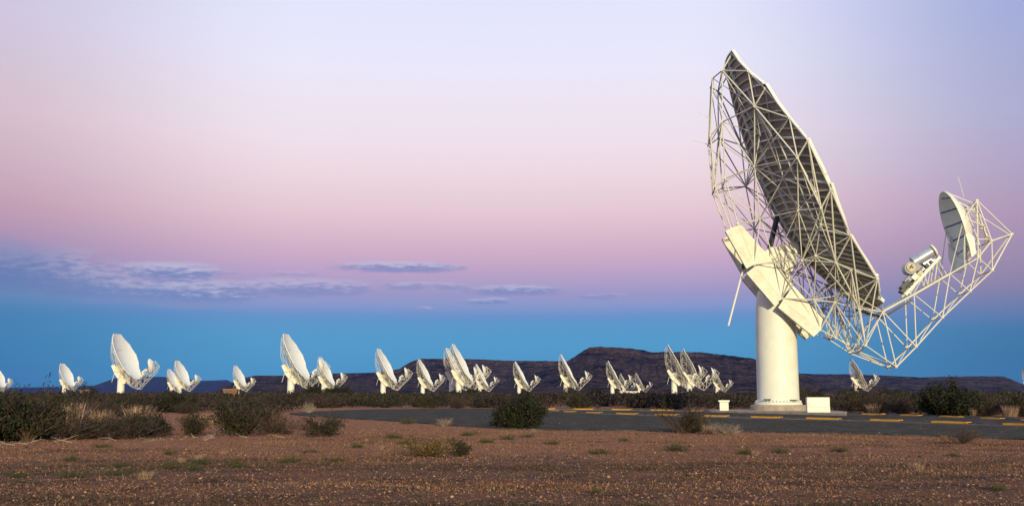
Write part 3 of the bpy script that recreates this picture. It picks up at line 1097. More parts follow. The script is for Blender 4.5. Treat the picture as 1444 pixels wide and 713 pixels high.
DISHES = [
    (-388.5, 807.5, 'bright faced dish antenna cut off by the left edge of the photo'),
    (-298.0, 713.5, 'bright faced dish antenna beside a small hut, second from the left edge'),
    (-131.6, 360.7, 'tall bright faced dish antenna standing over the left shrubs before the blue far hills'),
    (-278.7, 876.8, 'small bright faced dish antenna half hidden behind a larger neighbour at left'),
    (-202.3, 652.8, 'bright faced dish antenna overlapping a smaller one behind it, above dark bushes'),
    (-196.2, 767.1, 'bright faced dish antenna alone above the small brick hut'),
    (-74.4, 360.7, 'tall bright faced dish antenna whose boom reaches across its smaller right neighbour'),
    (-103.7, 589.9, 'small dish antenna overlapped on its left by the boom of a tall one'),
    (-57.6, 479.2, 'dish antenna standing alone left of the flat-topped ridge, bright face turned edge-on'),
    (-52.1, 626.1, 'dish antenna below the left end of the flat-topped ridge, left of a close pair'),
    (-26.5, 471.8, 'rear one of the closely paired dish antennas under the flat-topped ridge'),
    (-21.7, 435.0, 'front and taller one of the closely paired dish antennas under the flat-topped ridge'),
    (-22.0, 730.6, 'small dish antenna just right of the close pair, its face crossed by their boom'),
    (4.4, 667.0, 'dish antenna standing alone left of the mountain, behind the round dark green bush'),
    (27.5, 547.8, 'dish antenna standing alone against the left foot of the mountain'),
    (61.1, 652.8, 'leftmost and tallest of three dish antennas below the mountain middle'),
    (109.8, 1058.3, 'tiny dish antenna in the middle of three below the mountain, mostly covered'),
    (121.0, 1023.0, 'tiny dish antenna, rightmost of three below the mountain middle'),
    (66.3, 438.1, 'front and taller of two overlapping dish antennas below the mountain right half'),
    (79.2, 479.2, 'rear of two overlapping dish antennas below the mountain right half'),
    (167.5, 876.8, 'small dish antenna above the white cabinet, just left of the huge pillar'),
    (201.1, 626.1, 'dish antenna seen beneath the lattice boom of the huge one, right of its pillar'),
    (410.1, 852.4, 'dish antenna barely entering at the right edge of the photo')]
far_children = list(far.children)
for i, (x, y, lab) in enumerate(DISHES):
    if i == 0:
        r_ = far
    else:
        r_ = link(far.copy())
        for ch in far_children:
            c_ = link(ch.copy(), r_)
            for g in ch.children:
                link(g.copy(), c_)
    r_.location = (x, y, 0)
    tag(r_, lab, 'antenna', 'dish antennas across the plain')

# ------------------------------------------------------------------ slab and white boxes beside the big pedestal
mb = MB()
sx, sy = Vector((4.7, -11.0)).normalized(), None
front0, front1 = Vector((11.5, 65.2)), Vector((16.75, 53.2))
nrm = Vector((12.0, 5.25)).normalized()
pl_ = [front0, Vector((16.65, 53.6)), Vector((18.35, 58.9)), Vector((18.7, 63.0)), Vector((15.6, 68.0))]
mb.add([(p.x, p.y, -.05) for p in pl_] + [(p.x, p.y, .13) for p in pl_], [(0, 1, 2, 3, 4)[::-1], (5, 6, 7, 8, 9)] + [(i, (i + 1) % 5, 5 + (i + 1) % 5, 5 + i) for i in range(5)])
o = mb.build('pavement', M['concrete'])
tag(o, kind='structure')
bv = o.modifiers.new('soft_edges', 'BEVEL')
bv.width, bv.segments = .02, 2


def white_box(name, loc, rz, parts, label, cat):
    r_ = empty(name, loc, rz)
    for nm, dims, mt in parts:
        m_ = MB()
        m_.box(*dims)
        o_ = m_.build(nm, M[mt], r_)
        b_ = o_.modifiers.new('soft_edges', 'BEVEL')
        b_.width, b_.segments = .012, 2
    return tag(r_, label, cat)


white_box('utility_cabinet', (12.15, 61.6, .13), R(-8), [('cabinet_body', (-.25, .25, -.2, .2, 0, .5), 'white'), ('cabinet_lid', (-.31, .31, -.26, .26, .502, .6), 'white')],
          'small white utility cabinet with overhanging lid left of the huge pillar', 'cabinet')
white_box('equipment_chest', (16.05, 56.4, .13), R(-8), [('chest_base', (-.58, .58, -.3, .3, 0, .28), 'white'), ('chest_door', (-.575, .575, -.27, .27, .284, .78), 'white'), ('door_rim', (-.5, -.46, -.282, -.272, .36, .52), 'rib'), ('door_rim', (-.5, -.24, -.282, -.272, .34, .36), 'rib')],
          'low white equipment chest standing right of the huge pillar base', 'chest')

# small huts among the scrub and pale shelters at the far antennas
def hut(name, x, y, w, d, h, rz, wall, label, cat='hut'):
    r_ = empty(name, (x, y, 0), rz)
    m_ = MB()
    m_.box(-w / 2, w / 2, -d / 2, d / 2, 0, h)
    m_.build('wall', M[wall], r_)
    m_ = MB()
    m_.box(-w / 2 - .2, w / 2 + .2, -d / 2 - .2, d / 2 + .2, h + .003, h + .12)
    m_.build('roof', M['roof'] if wall != 'brick' else M['barkpale'], r_)
    m_ = MB()
    m_.box(-w * .36, -w * .14, -d / 2 - .03, -d / 2 - .003, .05, h * .85)
    m_.build('door', M['dark'], r_)
    return tag(r_, label, cat)


hut('brick_hut', -120, 302, 2.6, 2.4, 2.1, .1, 'brick', 'tiny brown brick hut with flat roof right of the second dish antenna')
hut('brick_hut', -81.5, 311, 4.0, 2.6, 2.4, .1, 'brick', 'low red brown brick hut in the scrub under a lone bright dish antenna')
hut('shelter', 89, 820, 14, 6, 3.2, .05, 'roof', 'long pale roofed shelter in the scrub below three small dish antennas', 'shelter')
hut('shelter', 69, 424, 4.4, 3.0, 1.9, .05, 'roof', 'pale roofed shelter at the foot of two overlapping dish antennas', 'shelter')

# ------------------------------------------------------------------ plants
def tinted(name, verts, faces, tints, mat):
    """mesh of many small faces, one colour per face stored on its corners"""
    me = bpy.data.meshes.new(name)
    v = np.asarray(verts, dtype=np.float32).reshape(-1, 3)
    k = faces.shape[1]
    nf = faces.shape[0]
    me.vertices.add(len(v))
    me.vertices.foreach_set('co', v.ravel())
    me.loops.add(nf * k)
    me.loops.foreach_set('vertex_index', faces.astype(np.int32).ravel())
    me.polygons.add(nf)
    me.polygons.foreach_set('loop_start', np.arange(0, nf * k, k, dtype=np.int32))
    me.polygons.foreach_set('loop_total', np.full(nf, k, dtype=np.int32))
    ca = me.color_attributes.new('tint', 'FLOAT_COLOR', 'CORNER')
    col = np.ones((nf, k, 4), dtype=np.float32)
    col[:, :, :3] = np.asarray(tints, dtype=np.float32)[:, None, :]
    ca.data.foreach_set('color', col.ravel())
    me.materials.append(mat)
    me.update(calc_edges=True)
    me.validate()
    return me


def leaf_quads(g, centres, axes, length, width):
    """quads along axes from centres"""
    n = len(centres)
    a = axes / np.linalg.norm(axes, axis=1, keepdims=True)
    r = g.normal(size=(n, 3))
    s = np.cross(a, r)
    s /= np.linalg.norm(s, axis=1, keepdims=True) + 1e-9
    L = (length * g.uniform(.6, 1.4, n))[:, None] * a
    W = (width * g.uniform(.6, 1.4, n))[:, None] * s * .5
    v = np.stack([centres - W * .6, centres + L * .5 - W, centres + L, centres + L * .5 + W], 1)
    f = np.arange(n * 4).reshape(n, 4)
    return v.reshape(-1, 3), f


def make_shrub(seed, h, rad, nb, leaves, ll, lw, pal, kind='round', bare=.0, twig=M['bark'], stem_r=.014, lo=.1):
    """stems: forked branches from one foot; foliage: small leaves round the outer branch ends. Returns two meshes"""
    g = np.random.default_rng(seed)
    st = MB()
    tips = []
    lobes = g.uniform(0, 2 * math.pi, 6)
    lob_h = g.uniform(.55, 1.08, 6)
    for b in range(nb):
        lb = int(g.integers(6))
        az_ = lobes[lb] + g.normal() * .45
        lean = g.uniform(.05, 1.0) ** .6
        spread = rad * lean
        top_ = h * (1 - .55 * lean ** 2.2) * g.uniform(.68, 1.05) * lob_h[lb]
        if kind == 'spiky':
            top_ = h * (1 - .35 * lean) * g.uniform(.55, 1.15) * lob_h[lb]
        p = Vector((g.uniform(-.06, .06), g.uniform(-.06, .06), 0)) * rad
        q = Vector((math.cos(az_) * spread, math.sin(az_) * spread, top_))
        mid = p.lerp(q, .5) + Vector((g.normal() * .06, g.normal() * .06, (-.08 if kind != 'spiky' else .03) * h * lean + g.normal() * .03)) * 1.0
        mid.z = max(mid.z, .05 * h)
        st.tube(p, mid, stem_r, 4, r2=stem_r * .7, cap=False)
        st.tube(mid, q, stem_r * .7, 3, r2=stem_r * .25, cap=False)
        for k in range(int(3 + bare * 3)):
            f_ = g.uniform(.25, .95)
            o_ = mid.lerp(q, (f_ - .5) * 2) if f_ > .5 else p.lerp(mid, f_ * 2)
            d_ = Vector((g.normal(), g.normal(), g.uniform(.1, 1.3)))
            d_.normalize()
            e_ = o_ + d_ * rad * g.uniform(.15, .42)
            e_.z = max(e_.z, .02)
            st.tube(o_, e_, stem_r * .45, 3, r2=stem_r * .15, cap=False)
            tips.append((o_, e_))
        for k in range(1):
            o_ = p.lerp(mid, g.uniform(.1, .7))
            e_ = o_ + Vector((math.cos(az_ + g.normal() * .7), math.sin(az_ + g.normal() * .7), g.uniform(.0, .35))) * rad * g.uniform(.25, .6)
            e_.z = max(e_.z, .03)
            tips.append((o_, e_))
        tips.append((mid, q))
        tips.append((p.lerp(mid, .6), mid))
    stems = st.mesh('stem', [twig], fix=False)
    if leaves <= 0:
        return stems, None
    A = np.array([list(a) for a, b in tips])
    Bv = np.array([list(b) for a, b in tips])
    w = np.linalg.norm(Bv - A, axis=1)
    idx = g.choice(len(tips), leaves, p=w / w.sum())
    tpos = g.uniform(.25, 1.05, leaves)[:, None]
    c = A[idx] + (Bv[idx] - A[idx]) * tpos + g.normal(size=(leaves, 3)) * (.045 * rad + .012)
    c[:, 2] = np.maximum(c[:, 2], lo * h * g.uniform(0.2, 1, leaves))
    ax = (Bv[idx] - A[idx]) * .6 + g.normal(size=(leaves, 3)) * .5 * rad + np.array([0, 0, .25 * rad])
    v, f = leaf_quads(g, c, ax, ll, lw)
    pal = np.array(pal)
    clump = g.integers(0, len(pal), len(tips))[idx]
    mixi = np.where(g.uniform(size=leaves) < .6, clump, g.integers(0, len(pal), leaves))
    tint = pal[mixi] * g.uniform(.65, 1.35, (leaves, 1))
    return stems, tinted('foliage', v, f, tint, M['leaf'])


def make_grass(seed, h, rad, n, pal, droop=.35, w=.007):
    g = np.random.default_rng(seed)
    az_ = g.uniform(0, 2 * math.pi, n)
    rr = rad * .55 * np.sqrt(g.uniform(0, 1, n))
    base = np.stack([rr * np.cos(az_), rr * np.sin(az_), np.zeros(n)], 1)
    a2 = az_ + g.normal(size=n) * .5
    lean = g.uniform(.05, 1, n) * droop * 1.6
    hh = h * g.uniform(.45, 1.05, n)
    tip = base + np.stack([np.cos(a2) * lean * hh, np.sin(a2) * lean * hh, hh], 1)
    midp = base * .5 + tip * .5
    midp[:, 2] += .08 * hh
    s = np.stack([-np.sin(a2 + g.normal(size=n)), np.cos(a2), np.zeros(n)], 1) * (w * g.uniform(.6, 1.4, n))[:, None]
    v = np.stack([base - s, base + s, midp + s * .8, midp - s * .8, tip + s * .2, tip - s * .2], 1).reshape(-1, 3)
    i = np.arange(n)[:, None] * 6
    f = np.concatenate([i + np.array([[0, 1, 2, 3]]), i + np.array([[3, 2, 4, 5]])], 0)
    pal = np.array(pal)
    t = pal[g.integers(0, len(pal), n)] * g.uniform(.7, 1.3, (n, 1))
    return tinted('blades', v, f, np.concatenate([t, t], 0), M['leaf'])


OLIVE = [(0.0324, 0.0324, 0.0086), (0.0432, 0.036, 0.0108), (0.0216, 0.0245, 0.0065), (0.0576, 0.0432, 0.0173)]
DARKG = [(0.0112, 0.0144, 0.0032), (0.016, 0.0208, 0.0048), (0.024, 0.0288, 0.0072), (0.0144, 0.0128, 0.0048)]
BROWN = [(0.0413, 0.0255, 0.015), (0.0562, 0.0338, 0.0195), (0.03, 0.0225, 0.0105), (0.0338, 0.027, 0.0083), (0.075, 0.0465, 0.0285)]
MAUVE = [(0.06, 0.0375, 0.027), (0.075, 0.045, 0.0315), (0.0413, 0.027, 0.0195), (0.0375, 0.03, 0.0128)]
STRAW = [(.34, .22, .14), (.27, .17, .105), (.42, .29, .2), (.2, .12, .07)]
YELG = [(.19, .11, .012), (.28, .14, .012), (.09, .07, .014), (.05, .052, .012)]
GREEN = [(.055, .062, .013), (.075, .075, .018), (.04, .046, .011), (.10, .085, .028)]

SHRUBS = {
    'dense': [make_shrub(s, 1.0, .78, 50, 9500, .062, .036, DARKG) for s in (1, 2, 3)],
    'olive': [make_shrub(s, 1.0, .85, 38, 4400, .065, .032, OLIVE) for s in (11, 12, 13)],
    'brown': [make_shrub(s, 1.0, .9, 40, 3200, .06, .022, BROWN, bare=.6) for s in (21, 22, 23)],
    'mauve': [make_shrub(s, 1.0, .95, 42, 2600, .065, .018, MAUVE, bare=1.0) for s in (31, 32)],
    'spiky': [make_shrub(s, 1.0, .7, 64, 3000, .07, .020, DARKG + OLIVE[:1] + BROWN[:1], kind='spiky', bare=.7) for s in (41, 42)],
    'bare': [make_shrub(s, 1.0, .95, 44, 420, .05, .016, BROWN, kind='spiky', bare=1.4) for s in (51, 52)],
    'yellow': [make_shrub(61, 1.0, 1.3, 40, 2600, .07, .035, YELG)],
    'low': [make_shrub(s, 1.0, 2.2, 36, 1500, .16, .06, GREEN, bare=.2, stem_r=.02) for s in (71, 72, 73)],
}
GRASS = [make_grass(s, 1.0, .9, 300, STRAW, .45, .012) for s in (81, 82, 83)]
PALEG = [make_shrub(91, 1.0, 1.1, 50, 900, .06, .02, [(.16, .12, .075), (.12, .11, .05), (.22, .16, .11)], kind='spiky', bare=1.2, twig=M['barkpale'])]

_sn = random.Random(5)


def shrub(kind, x, y, h, label, group=None, width=1.0, name='shrub', cat='shrub', var=None):
    protos = {'grass': GRASS, 'pale': PALEG}.get(kind) or SHRUBS[kind]
    pr = protos[var if var is not None else _sn.randrange(len(protos))]
    r_ = empty(name, (x, y, ground_z(x, y) - .01), _sn.uniform(0, 6.28))
    r_.scale = (h * width, h * width, h)
    if kind == 'grass':
        link(bpy.data.objects.new('blades', pr), r_)
    else:
        link(bpy.data.objects.new('stem', pr[0]), r_)
        if pr[1]:
            link(bpy.data.objects.new('foliage', pr[1]), r_)
    return tag(r_, label, cat, group)


# foreground plants that can be picked out
shrub('dense', 0.25, 35.0, 1.24, 'round dense dark green bush at the asphalt edge in mid photo', width=1.02, var=0)
shrub('bare', 4.85, 30.9, 1.05, 'dark bare twiggy shrub at the asphalt edge left of the huge pillar', width=.95, var=0)
shrub('spiky', 5.2, 31.0, .75, 'small dark brown shrub leaning on the bare twiggy one at the asphalt edge', width=1.0)
shrub('pale', 5.85, 29.3, .42, 'pale dry tuft with grey green foot right of the bare twiggy shrub', width=1.0)
shrub('grass', 5.5, 30.2, .3, 'low straw tuft between the bare twiggy shrub and pale tuft', width=1.0, name='grass_tuft', cat='grass tuft')
shrub('bare', 9.9, 23.9, .52, 'low sparse twiggy shrub before the asphalt at the right', width=1.2, var=1)
shrub('yellow', -1.62, 19.4, .36, 'low mound shrub with yellow orange tips on the open gravel', width=1.25, var=0)
shrub('olive', -1.0, 19.7, .36, 'small grey green shrub touching the yellow orange mound', width=.95)
shrub('spiky', -5.0, 28.2, .68, 'low upright dark green shrub alone on the gravel left of the asphalt tip', width=1.45, var=0)
shrub('spiky', -7.25, 29.2, 1.3, 'wide dark upright shrub at the right end of the left thicket', width=1.15, var=1)
shrub('mauve', -6.5, 29.8, .85, 'brown dry shrub at the right flank of the wide dark one', width=1.0)
shrub('spiky', -8.55, 28.8, .78, 'narrow dark twiggy shrub between the thicket and the wide dark one', width=.95, var=0)
shrub('low', -3.95, 40.5, .26, 'flat green cushion plant at the near asphalt edge', width=.62)
shrub('brown', -.6, 37.2, .34, 'low dark shrub hugging the left foot of the round dark bush', width=1.4)
shrub('pale', -2.4, 37.9, .36, 'sparse pale stalks at the near asphalt edge left of the round bush', width=.9)
shrub('dense', 22.3, 55.2, 2.25, 'largest dark rounded bush behind the far kerb at the right', width=1.05, var=1)
shrub('brown', 20.5, 62.0, 1.7, 'reddish brown bare shrub before the antenna right of the huge pillar', width=.8)
shrub('grass', 20.2, 60.2, .6, 'pinkish dry tuft behind the kerb right of the white chest', name='grass_tuft', cat='grass tuft')
shrub('grass', 24.1, 52.0, .6, 'pinkish dry tuft behind the far kerb near the right edge', width=.9, name='grass_tuft', cat='grass tuft')
shrub('grass', 23.2, 54.2, .4, 'small pinkish tuft behind the far kerb left of the largest dark bush', width=.7, name='grass_tuft', cat='grass tuft')
shrub('grass', -12.9, 36.0, .4, 'broad straw coloured grass clump behind the dark thicket at left', width=1.3, name='grass_tuft', cat='grass tuft')
shrub('grass', -16.2, 39.4, .82, 'straw coloured grass clump behind the thicket nearest the second antenna', width=1.2, name='grass_tuft', cat='grass tuft')
shrub('grass', -15.3, 40, .58, 'straw coloured grass clump right beside another one behind the thicket', width=1.2, name='grass_tuft', cat='grass tuft')
shrub('grass', -14.0, 40.5, .72, 'pale straw clump below the tall bright antenna at left', width=1.2, name='grass_tuft', cat='grass tuft')
shrub('pale', -11.9, 63.0, .8, 'dry upright pale plant at the left tip of the asphalt', width=.5)

# dark thicket at the left: shrubs standing close, each a plant
TH = random.Random(21)
for k in range(19):
    x = -14.4 + k * .34 + TH.uniform(-.25, .25)
    y = 25.6 + max(0, (x + 13)) * .55 + TH.uniform(-.9, 1.3)
    if x > -.328 * y:
        continue
    f_ = 1.3 if x / y < -.425 else (.62 if x / y < -.35 else .85)
    kd = ('spiky', 'mauve', 'spiky', 'bare', 'brown', 'spiky', 'dense')[k % 7]
    shrub(kd, x, y, TH.uniform(.72, 1.2) * f_, {'spiky': 'dark upright leafy', 'mauve': 'mauve brown twiggy', 'bare': 'bare dark twiggy', 'brown': 'dry brown', 'dense': 'dark green dense'}[kd] + ' shrub crowded in the thicket at the left', 'shrubs of the left thicket', width=TH.uniform(.95, 1.3) / f_ ** .6)
for k in range(26):
    x = -23.5 + k * .4 + TH.uniform(-.3, .3)
    y = 29.5 + TH.uniform(0, 16)
    if x / y > -.435:
        continue
    shrub(('olive', 'brown', 'olive', 'mauve', 'spiky')[k % 5], x, y, TH.uniform(.85, 1.4), 'olive brown shrub standing behind the dark thicket at left', 'shrubs behind the left thicket', width=TH.uniform(.8, 1.15))
shrub('brown', -10.3, 30.6, .8, 'brown shrub closing the right end of the dark thicket', width=1.0)
shrub('grass', -11.6, 42.0, .34, 'low pale straw patch behind the gap right of the thicket', width=2.2, name='grass_tuft', cat='grass tuft')
shrub('grass', -12.6, 44.0, .38, 'second low pale straw patch behind the gap, nearer the thicket', width=2.0, name='grass_tuft', cat='grass tuft')

# scrub belt across the plain: individuals nearer, one mass beyond
BELT = random.Random(33)


def on_asphalt(x, y, margin=1.0):
    inside = False
    P = ASPH_NEAR + ASPH_FAR[::-1]
    j = len(P) - 1
    for i in range(len(P)):
        (xi, yi), (xj, yj) = P[i], P[j]
        if (yi > y) != (yj > y) and x < (xj - xi) * (y - yi) / (yj - yi) + xi:
            inside = not inside
        j = i
    if inside:
        return True
    for px_, py_ in P:
        if math.hypot(px_ - x, py_ - y) < margin:
            return True
    return False


n = 0
tries = 0
while n < 215 and tries < 9000:
    tries += 1
    y = 40 + 80 * BELT.random() ** 1.1
    x = BELT.uniform(-.56, .56) * y
    if x > 0 and y < 62 and x < 18:
        continue
    if x > -.30 * y and x <= 3 and y < 84:
        continue
    if x < -.26 * y and y < 50:
        continue
    if -.345 < x / y < -.19 and y < 60:
        continue
    if on_asphalt(x, y, 1.1):
        continue
    kind = BELT.choice(['olive', 'olive', 'brown', 'brown', 'mauve', 'mauve', 'dense'])
    h = BELT.uniform(.75, 1.28) * (1.0 if BELT.random() < .9 else 1.35)
    word = {'olive': 'olive green leafy', 'brown': 'dry brown', 'mauve': 'greyish mauve twiggy', 'dense': 'dark green dense'}[kind]
    shrub(kind, x, y, h, word + ' karoo shrub in the belt beyond the asphalt', word + ' shrubs of the belt beyond the asphalt', width=BELT.uniform(.95, 1.4))
    n += 1
# taller dark bushes seen above the belt
for x, y, h, lab in ((-47, 290, 4.2, 'dark bush clump at the foot of the overlapping left antennas, right one'), (-54, 292, 4.0, 'dark bush clump at the foot of the overlapping left antennas, left one'),
                     (-13, 240, 2.6, 'dark tall bush in the belt below the flat-topped ridge left end'), (-8, 232, 2.5, 'dark tall bush right of another below the flat-topped ridge'),
                     (11, 200, 2.4, 'brown green tall bush left of the lone antenna at the mountain foot'), (16.5, 210, 2.5, 'dark tall bush right beside the lone antenna at the mountain foot'),
                     (36, 220, 2.3, 'dark bush under the boom of the lone mountain foot antenna'), (55, 220, 2.6, 'dark round bush right of the small antenna near the cabinet'),
                     (25.5, 100, 1.9, 'olive bush showing between the white chest and right antenna'), (28.5, 104, 2.0, 'dark olive bush left of the antenna under the boom'),
                     (-30, 75, 1.7, 'olive green bush peaking left of the second antenna from the left'), (39, 110, 2.0, 'dark bush in the belt right of the largest one'),
                     (33, 105, 1.9, 'dark bush in the belt left of the largest one')):
    shrub('dense' if 'dark' in lab else 'olive', x, y, h, lab, width=BELT.uniform(1.1, 1.5))


def scrub_mass():
    """far scrub: thousands of small bushes that read as one mass"""
    g = np.random.default_rng(99)
    V, F, T = [], [], []
    k = 0
    pal = np.array(OLIVE + BROWN + MAUVE)
    for _ in range(3000):
        y = 58 * (14 ** g.uniform(0, 1))
        x = g.uniform(-.62, .62) * y
        if y < 112 and (on_asphalt(x, y, .9) or (-.34 < x / y < -.19 and y < 66) or (x / y > -.2 and y < 84 and x < 4) or (x > 0 and y < 90 and x < 18.5 and y < 66)):
            continue
        h = g.uniform(.7, 1.35)
        rad = h * g.uniform(.9, 1.7)
        nl = int(np.clip(12000 / y, 18, 190))
        d = g.normal(size=(nl, 3))
        d /= np.linalg.norm(d, axis=1, keepdims=True)
        d *= g.uniform(.35, 1.0, (nl, 1)) ** .6
        c = np.array([x, y, 0]) + d * np.array([rad, rad, h * .55]) + np.array([0, 0, h * .45])
        c[:, 2] = np.abs(c[:, 2])
        s = np.clip(y * .0014, .07, .6)
        v, f = leaf_quads(g, c, g.normal(size=(nl, 3)) + np.array([0, 0, .5]), s * 1.4, s)
        V.append(v)
        F.append(f + k)
        k += len(v)
        base = pal[g.integers(len(pal))]
        T.append(base * g.uniform(.35, 1.0, (nl, 1)))
    me = tinted('far_scrub', np.concatenate(V), np.concatenate(F), np.concatenate(T), M['leaf'])
    return tag(link(bpy.data.objects.new('far_scrub', me)), 'low olive brown scrub covering the far plain', 'scrub', kind='stuff')


scrub_mass()

# small weeds on the open gravel
for x, y, h, w in ((-5.9, 14.6, .10, .9), (-6.05, 16.6, .09, 1.0), (-5.1, 16.0, .13, .55), (-4.7, 15.9, .10, .7), (-5.35, 15.4, .07, .9), (-4.15, 16.5, .08, .8), (-6.3, 20.0, .1, .6), (-3.85, 20.5, .08, 1.0),
                   (-2.3, 24, .12, .8), (-3.2, 22.5, .1, .7), (1.6, 20.2, .1, .9), (3.2, 21.2, .16, .7), (-.1, 26.5, .12, .7), (5.2, 20.8, .1, 1.0), (6.3, 20.9, .09, 1.2), (4.4, 20.2, .12, .6), (-.6, 25.0, .1, .8),
                   (8.0, 19.5, .08, .8), (5.6, 12.6, .08, .8), (6.0, 11.8, .08, 1.0), (6.4, 11.3, .1, .8), (1.35, 10.9, .06, .7), (.95, 12.3, .06, .6), (-1.0, 11.8, .05, .6), (8.5, 17.2, .09, .9), (-8.6, 22.6, .1, .8), (-5.5, 14.9, .1, .8), (-6.6, 14.5, .08, .8), (-5.0, 17.2, .1, .9), (-4.4, 16.9, .12, .7), (-3.6, 17.8, .11, .8), (-2.9, 18.0, .09, .7), (-7.4, 18.2, .09, .7), (.4, 27.8, .1, .8), (2.6, 25.5, .1, .7), (-3.0, 27.3, .14, .7), (-1.1, 29, .14, .8), (.9, 24.1, .1, .7)):
    shrub('low', x, y, h, 'small green weed flat on the open gravel', 'weeds on the open gravel', width=w * 1.45, name='weed', cat='weed')
for k in range(26):
    y = 12 + 30 * BELT.random()
    x = BELT.uniform(-.5, .5) * y
    if on_asphalt(x, y, .8):
        continue
    shrub('grass', x, y, BELT.uniform(.05, .13), 'small dry straw tuft on the open gravel', 'straw tufts on the open gravel', width=BELT.uniform(.8, 1.5), name='grass_tuft', cat='grass tuft')


# ------------------------------------------------------------------ gravel and litter
def gravel(n):
    g = np.random.default_rng(5)
    y = 8.2 * (5.2 ** g.uniform(0, 1, n))
    x = g.uniform(-1, 1, n) * (y * .6 + 2.5)
    s = np.clip(np.exp(g.normal(-4.8, .5, n)), .003, .045) * (.8 + y * .012)
    stray = g.uniform(size=n) < .05
    keep = np.array([(q or not on_asphalt(a, b, .12)) if b > 22 else True for a, b, q in zip(x, y, stray)])
    x, y, s = x[keep], y[keep], s[keep]
    n = len(x)
    z = np.array([.004 if b > 22 and on_asphalt(a, b, 0) else ground_z(a, b) for a, b in zip(x, y)])
    o = np.array([(1, 0, 0), (0, 1, 0), (-1, 0, 0), (0, -1, 0), (0, 0, .7), (0, 0, -.6)], float)
    v = o[None] * g.uniform(.55, 1.25, (n, 6, 1))
    an = g.uniform(0, 6.28, n)
    c_, s_ = np.cos(an)[:, None], np.sin(an)[:, None]
    vx, vy = v[..., 0] * c_ - v[..., 1] * s_, v[..., 0] * s_ + v[..., 1] * c_
    v = np.stack([vx, vy, v[..., 2]], -1) * s[:, None, None]
    v += np.stack([x, y, z + s * .2], 1)[:, None, :]
    fo = np.array([(0, 1, 4), (1, 2, 4), (2, 3, 4), (3, 0, 4), (1, 0, 5), (2, 1, 5), (3, 2, 5), (0, 3, 5)])
    f = (fo[None] + (np.arange(n) * 6)[:, None, None]).reshape(-1, 3)
    pal = np.array([(.15, .075, .042), (.24, .125, .07), (.085, .05, .034), (.36, .195, .10), (.48, .32, .20), (.05, .034, .026), (.2, .098, .052), (.32, .155, .068), (.125, .10, .085)])
    p = np.array([.22, .16, .15, .08, .025, .14, .12, .055, .05])
    t = pal[g.choice(len(pal), n, p=p / p.sum())] * g.uniform(.75, 1.25, (n, 1))
    me = tinted('gravel', v.reshape(-1, 3), f, np.repeat(t, 8, 0), M['stone'])
    tag(link(bpy.data.objects.new('gravel', me)), 'loose brown and grey gravel lying on the open ground', 'gravel', kind='stuff')


gravel(140000)


def litter(n):
    g = np.random.default_rng(15)
    y = 8.5 * (5.0 ** g.uniform(0, 1, n))
    x = g.uniform(-1, 1, n) * (y * .6 + 2)
    q = np.array([mnoise.noise(Vector((a * .35, b * .35, 8.1))) for a, b in zip(x, y)])
    keep = (q + .25 * g.normal(size=n) > .02 - .25 * ((y > 17) & (y < 30)))
    keep &= np.array([not on_asphalt(a, b, .3) if b > 22 else True for a, b in zip(x, y)])
    x, y = x[keep], y[keep]
    n = len(x)
    z = np.array([ground_z(a, b) for a, b in zip(x, y)]) + .004
    ax = np.stack([g.normal(size=n), g.normal(size=n), np.abs(g.normal(size=n)) * .45], 1)
    v, f = leaf_quads(g, np.stack([x, y, z], 1), ax, .055, .008)
    pal = np.array([(.30, .17, .10), (.24, .13, .075), (.2, .1, .06), (.16, .085, .05), (.28, .14, .07), (.38, .25, .16)])
    t = pal[g.integers(0, len(pal), n)] * g.uniform(.5, 1.1, (n, 1))
    me = tinted('straw_litter', v, f, t, M['leaf'])
    tag(link(bpy.data.objects.new('straw_litter', me)), 'dry straw and twig bits strewn on the gravel', 'straw', kind='stuff')


litter(50000)


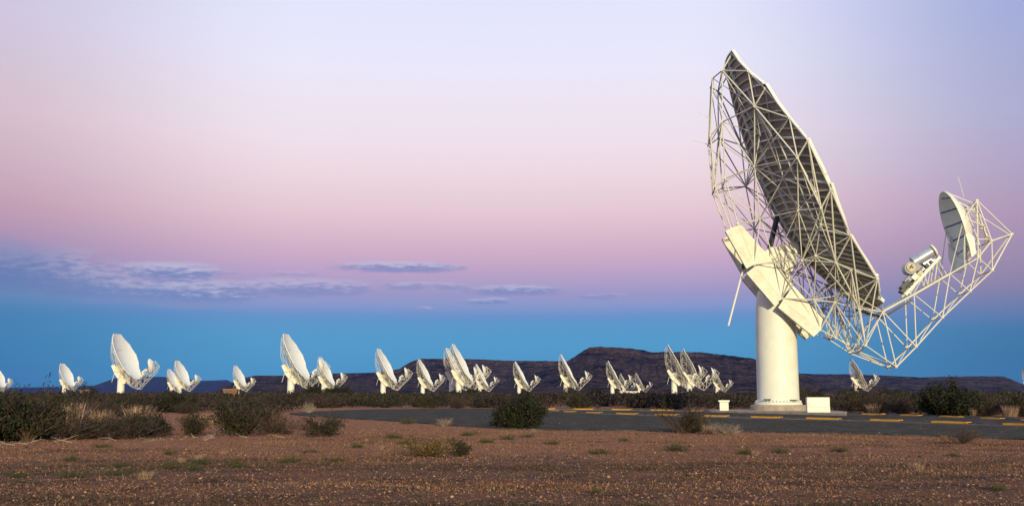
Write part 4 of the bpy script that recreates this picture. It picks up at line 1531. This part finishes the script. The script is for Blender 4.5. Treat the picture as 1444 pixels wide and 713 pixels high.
def ground_cover(n):
    """short dead stubble and tiny herbs in drifts"""
    g = np.random.default_rng(44)
    V, F, T = [], [], []
    k = 0
    pal = np.array([(.26, .13, .07), (.22, .105, .05), (.18, .08, .036), (.34, .2, .115), (.10, .055, .035), (.07, .045, .025), (.06, .06, .018), (.16, .08, .045)])
    pw = np.array([.2, .18, .14, .1, .14, .1, .06, .08])
    done = 0
    while done < n:
        y = 12.5 * (2.9 ** g.uniform())
        x = g.uniform(-.62, .62) * y
        q = mnoise.noise(Vector((x * .22, y * .5, 2.2))) + .3 * mnoise.noise(Vector((x * .9, y * 1.6, 5.2)))
        lim = .30 if y < 18 else (.08 if y < 24 else -.22)
        done += 1
        if q + .12 * g.normal() < lim or (y > 21 and on_asphalt(x, y, .12)):
            continue
        m = int(g.integers(7, 22))
        spread = g.uniform(.06, .28)
        c = np.stack([x + g.normal(size=m) * spread * 1.7, y + g.normal(size=m) * spread, np.full(m, ground_z(x, y) - .004)], 1)
        ax = np.stack([g.normal(size=m) * .55, g.normal(size=m) * .55, np.abs(g.normal(size=m)) * .8 + .25], 1)
        hgt = g.uniform(.014, .042)
        v, f = leaf_quads(g, c, ax, hgt, hgt * .42)
        V.append(v)
        F.append(f + k)
        k += len(v)
        T.append(pal[g.choice(len(pal), p=pw / pw.sum())] * g.uniform(.6, 1.3, (m, 1)))
    dk = np.array([(.05, .028, .016), (.035, .022, .012), (.075, .04, .022), (.045, .042, .014), (.10, .055, .03)])
    for _ in range(16000):
        y = 10.5 * (3.0 ** g.uniform())
        x = g.uniform(-.62, .62) * y
        q = mnoise.noise(Vector((x * .16 + 3, y * .75, 6.6))) + .45 * mnoise.noise(Vector((x * .7, y * 2.2, 9.2)))
        if q + .08 * g.normal() < .22 or (y > 21 and on_asphalt(x, y, .12)):
            continue
        m = int(g.integers(10, 26))
        c = np.stack([x + g.normal(size=m) * .16, y + g.normal(size=m) * .09, np.full(m, ground_z(x, y) - .004)], 1)
        ax = np.stack([g.normal(size=m), g.normal(size=m), np.abs(g.normal(size=m)) * .55 + .1], 1)
        hgt = g.uniform(.02, .06)
        v, f = leaf_quads(g, c, ax, hgt, hgt * .2)
        V.append(v)
        F.append(f + k)
        k += len(v)
        T.append(dk[g.integers(5)] * g.uniform(.6, 1.4, (m, 1)))
    me = tinted('dry_ground_cover', np.concatenate(V), np.concatenate(F), np.concatenate(T), M['leaf'])
    tag(link(bpy.data.objects.new('dry_ground_cover', me)), 'short dead stubble and tiny herbs in drifts on the gravel', 'stubble', kind='stuff')


ground_cover(14000)


# dead branches dropped along the thicket's foot
DB = random.Random(71)
for k in range(26):
    u_ = DB.random()
    x = -13.0 + u_ * 7.5
    y = 23.4 + u_ * 4.6 + DB.uniform(-1.4, .9)
    mb = MB()
    a_ = DB.uniform(0, 6.28)
    L_ = DB.uniform(.18, .55)
    p0 = Vector((0, 0, .015))
    p1 = Vector((math.cos(a_) * L_ * .55, math.sin(a_) * L_ * .3, DB.uniform(.02, .09)))
    p2 = Vector((math.cos(a_ + .4) * L_, math.sin(a_ + .4) * L_ * .6, DB.uniform(.02, .16)))
    mb.tube(p0, p1, .011, 5, r2=.008)
    mb.tube(p1, p2, .008, 5, r2=.003)
    mb.tube(p1, p1 + Vector((DB.uniform(-.14, .14), DB.uniform(-.1, .1), DB.uniform(.03, .12))), .006, 4, r2=.002)
    o = mb.build('dead_branch', M['barkpale'])
    o.location = (x, y, ground_z(x, y))
    tag(o, 'pale dead branch dropped in front of the left thicket', 'branch', 'dead branches before the left thicket')
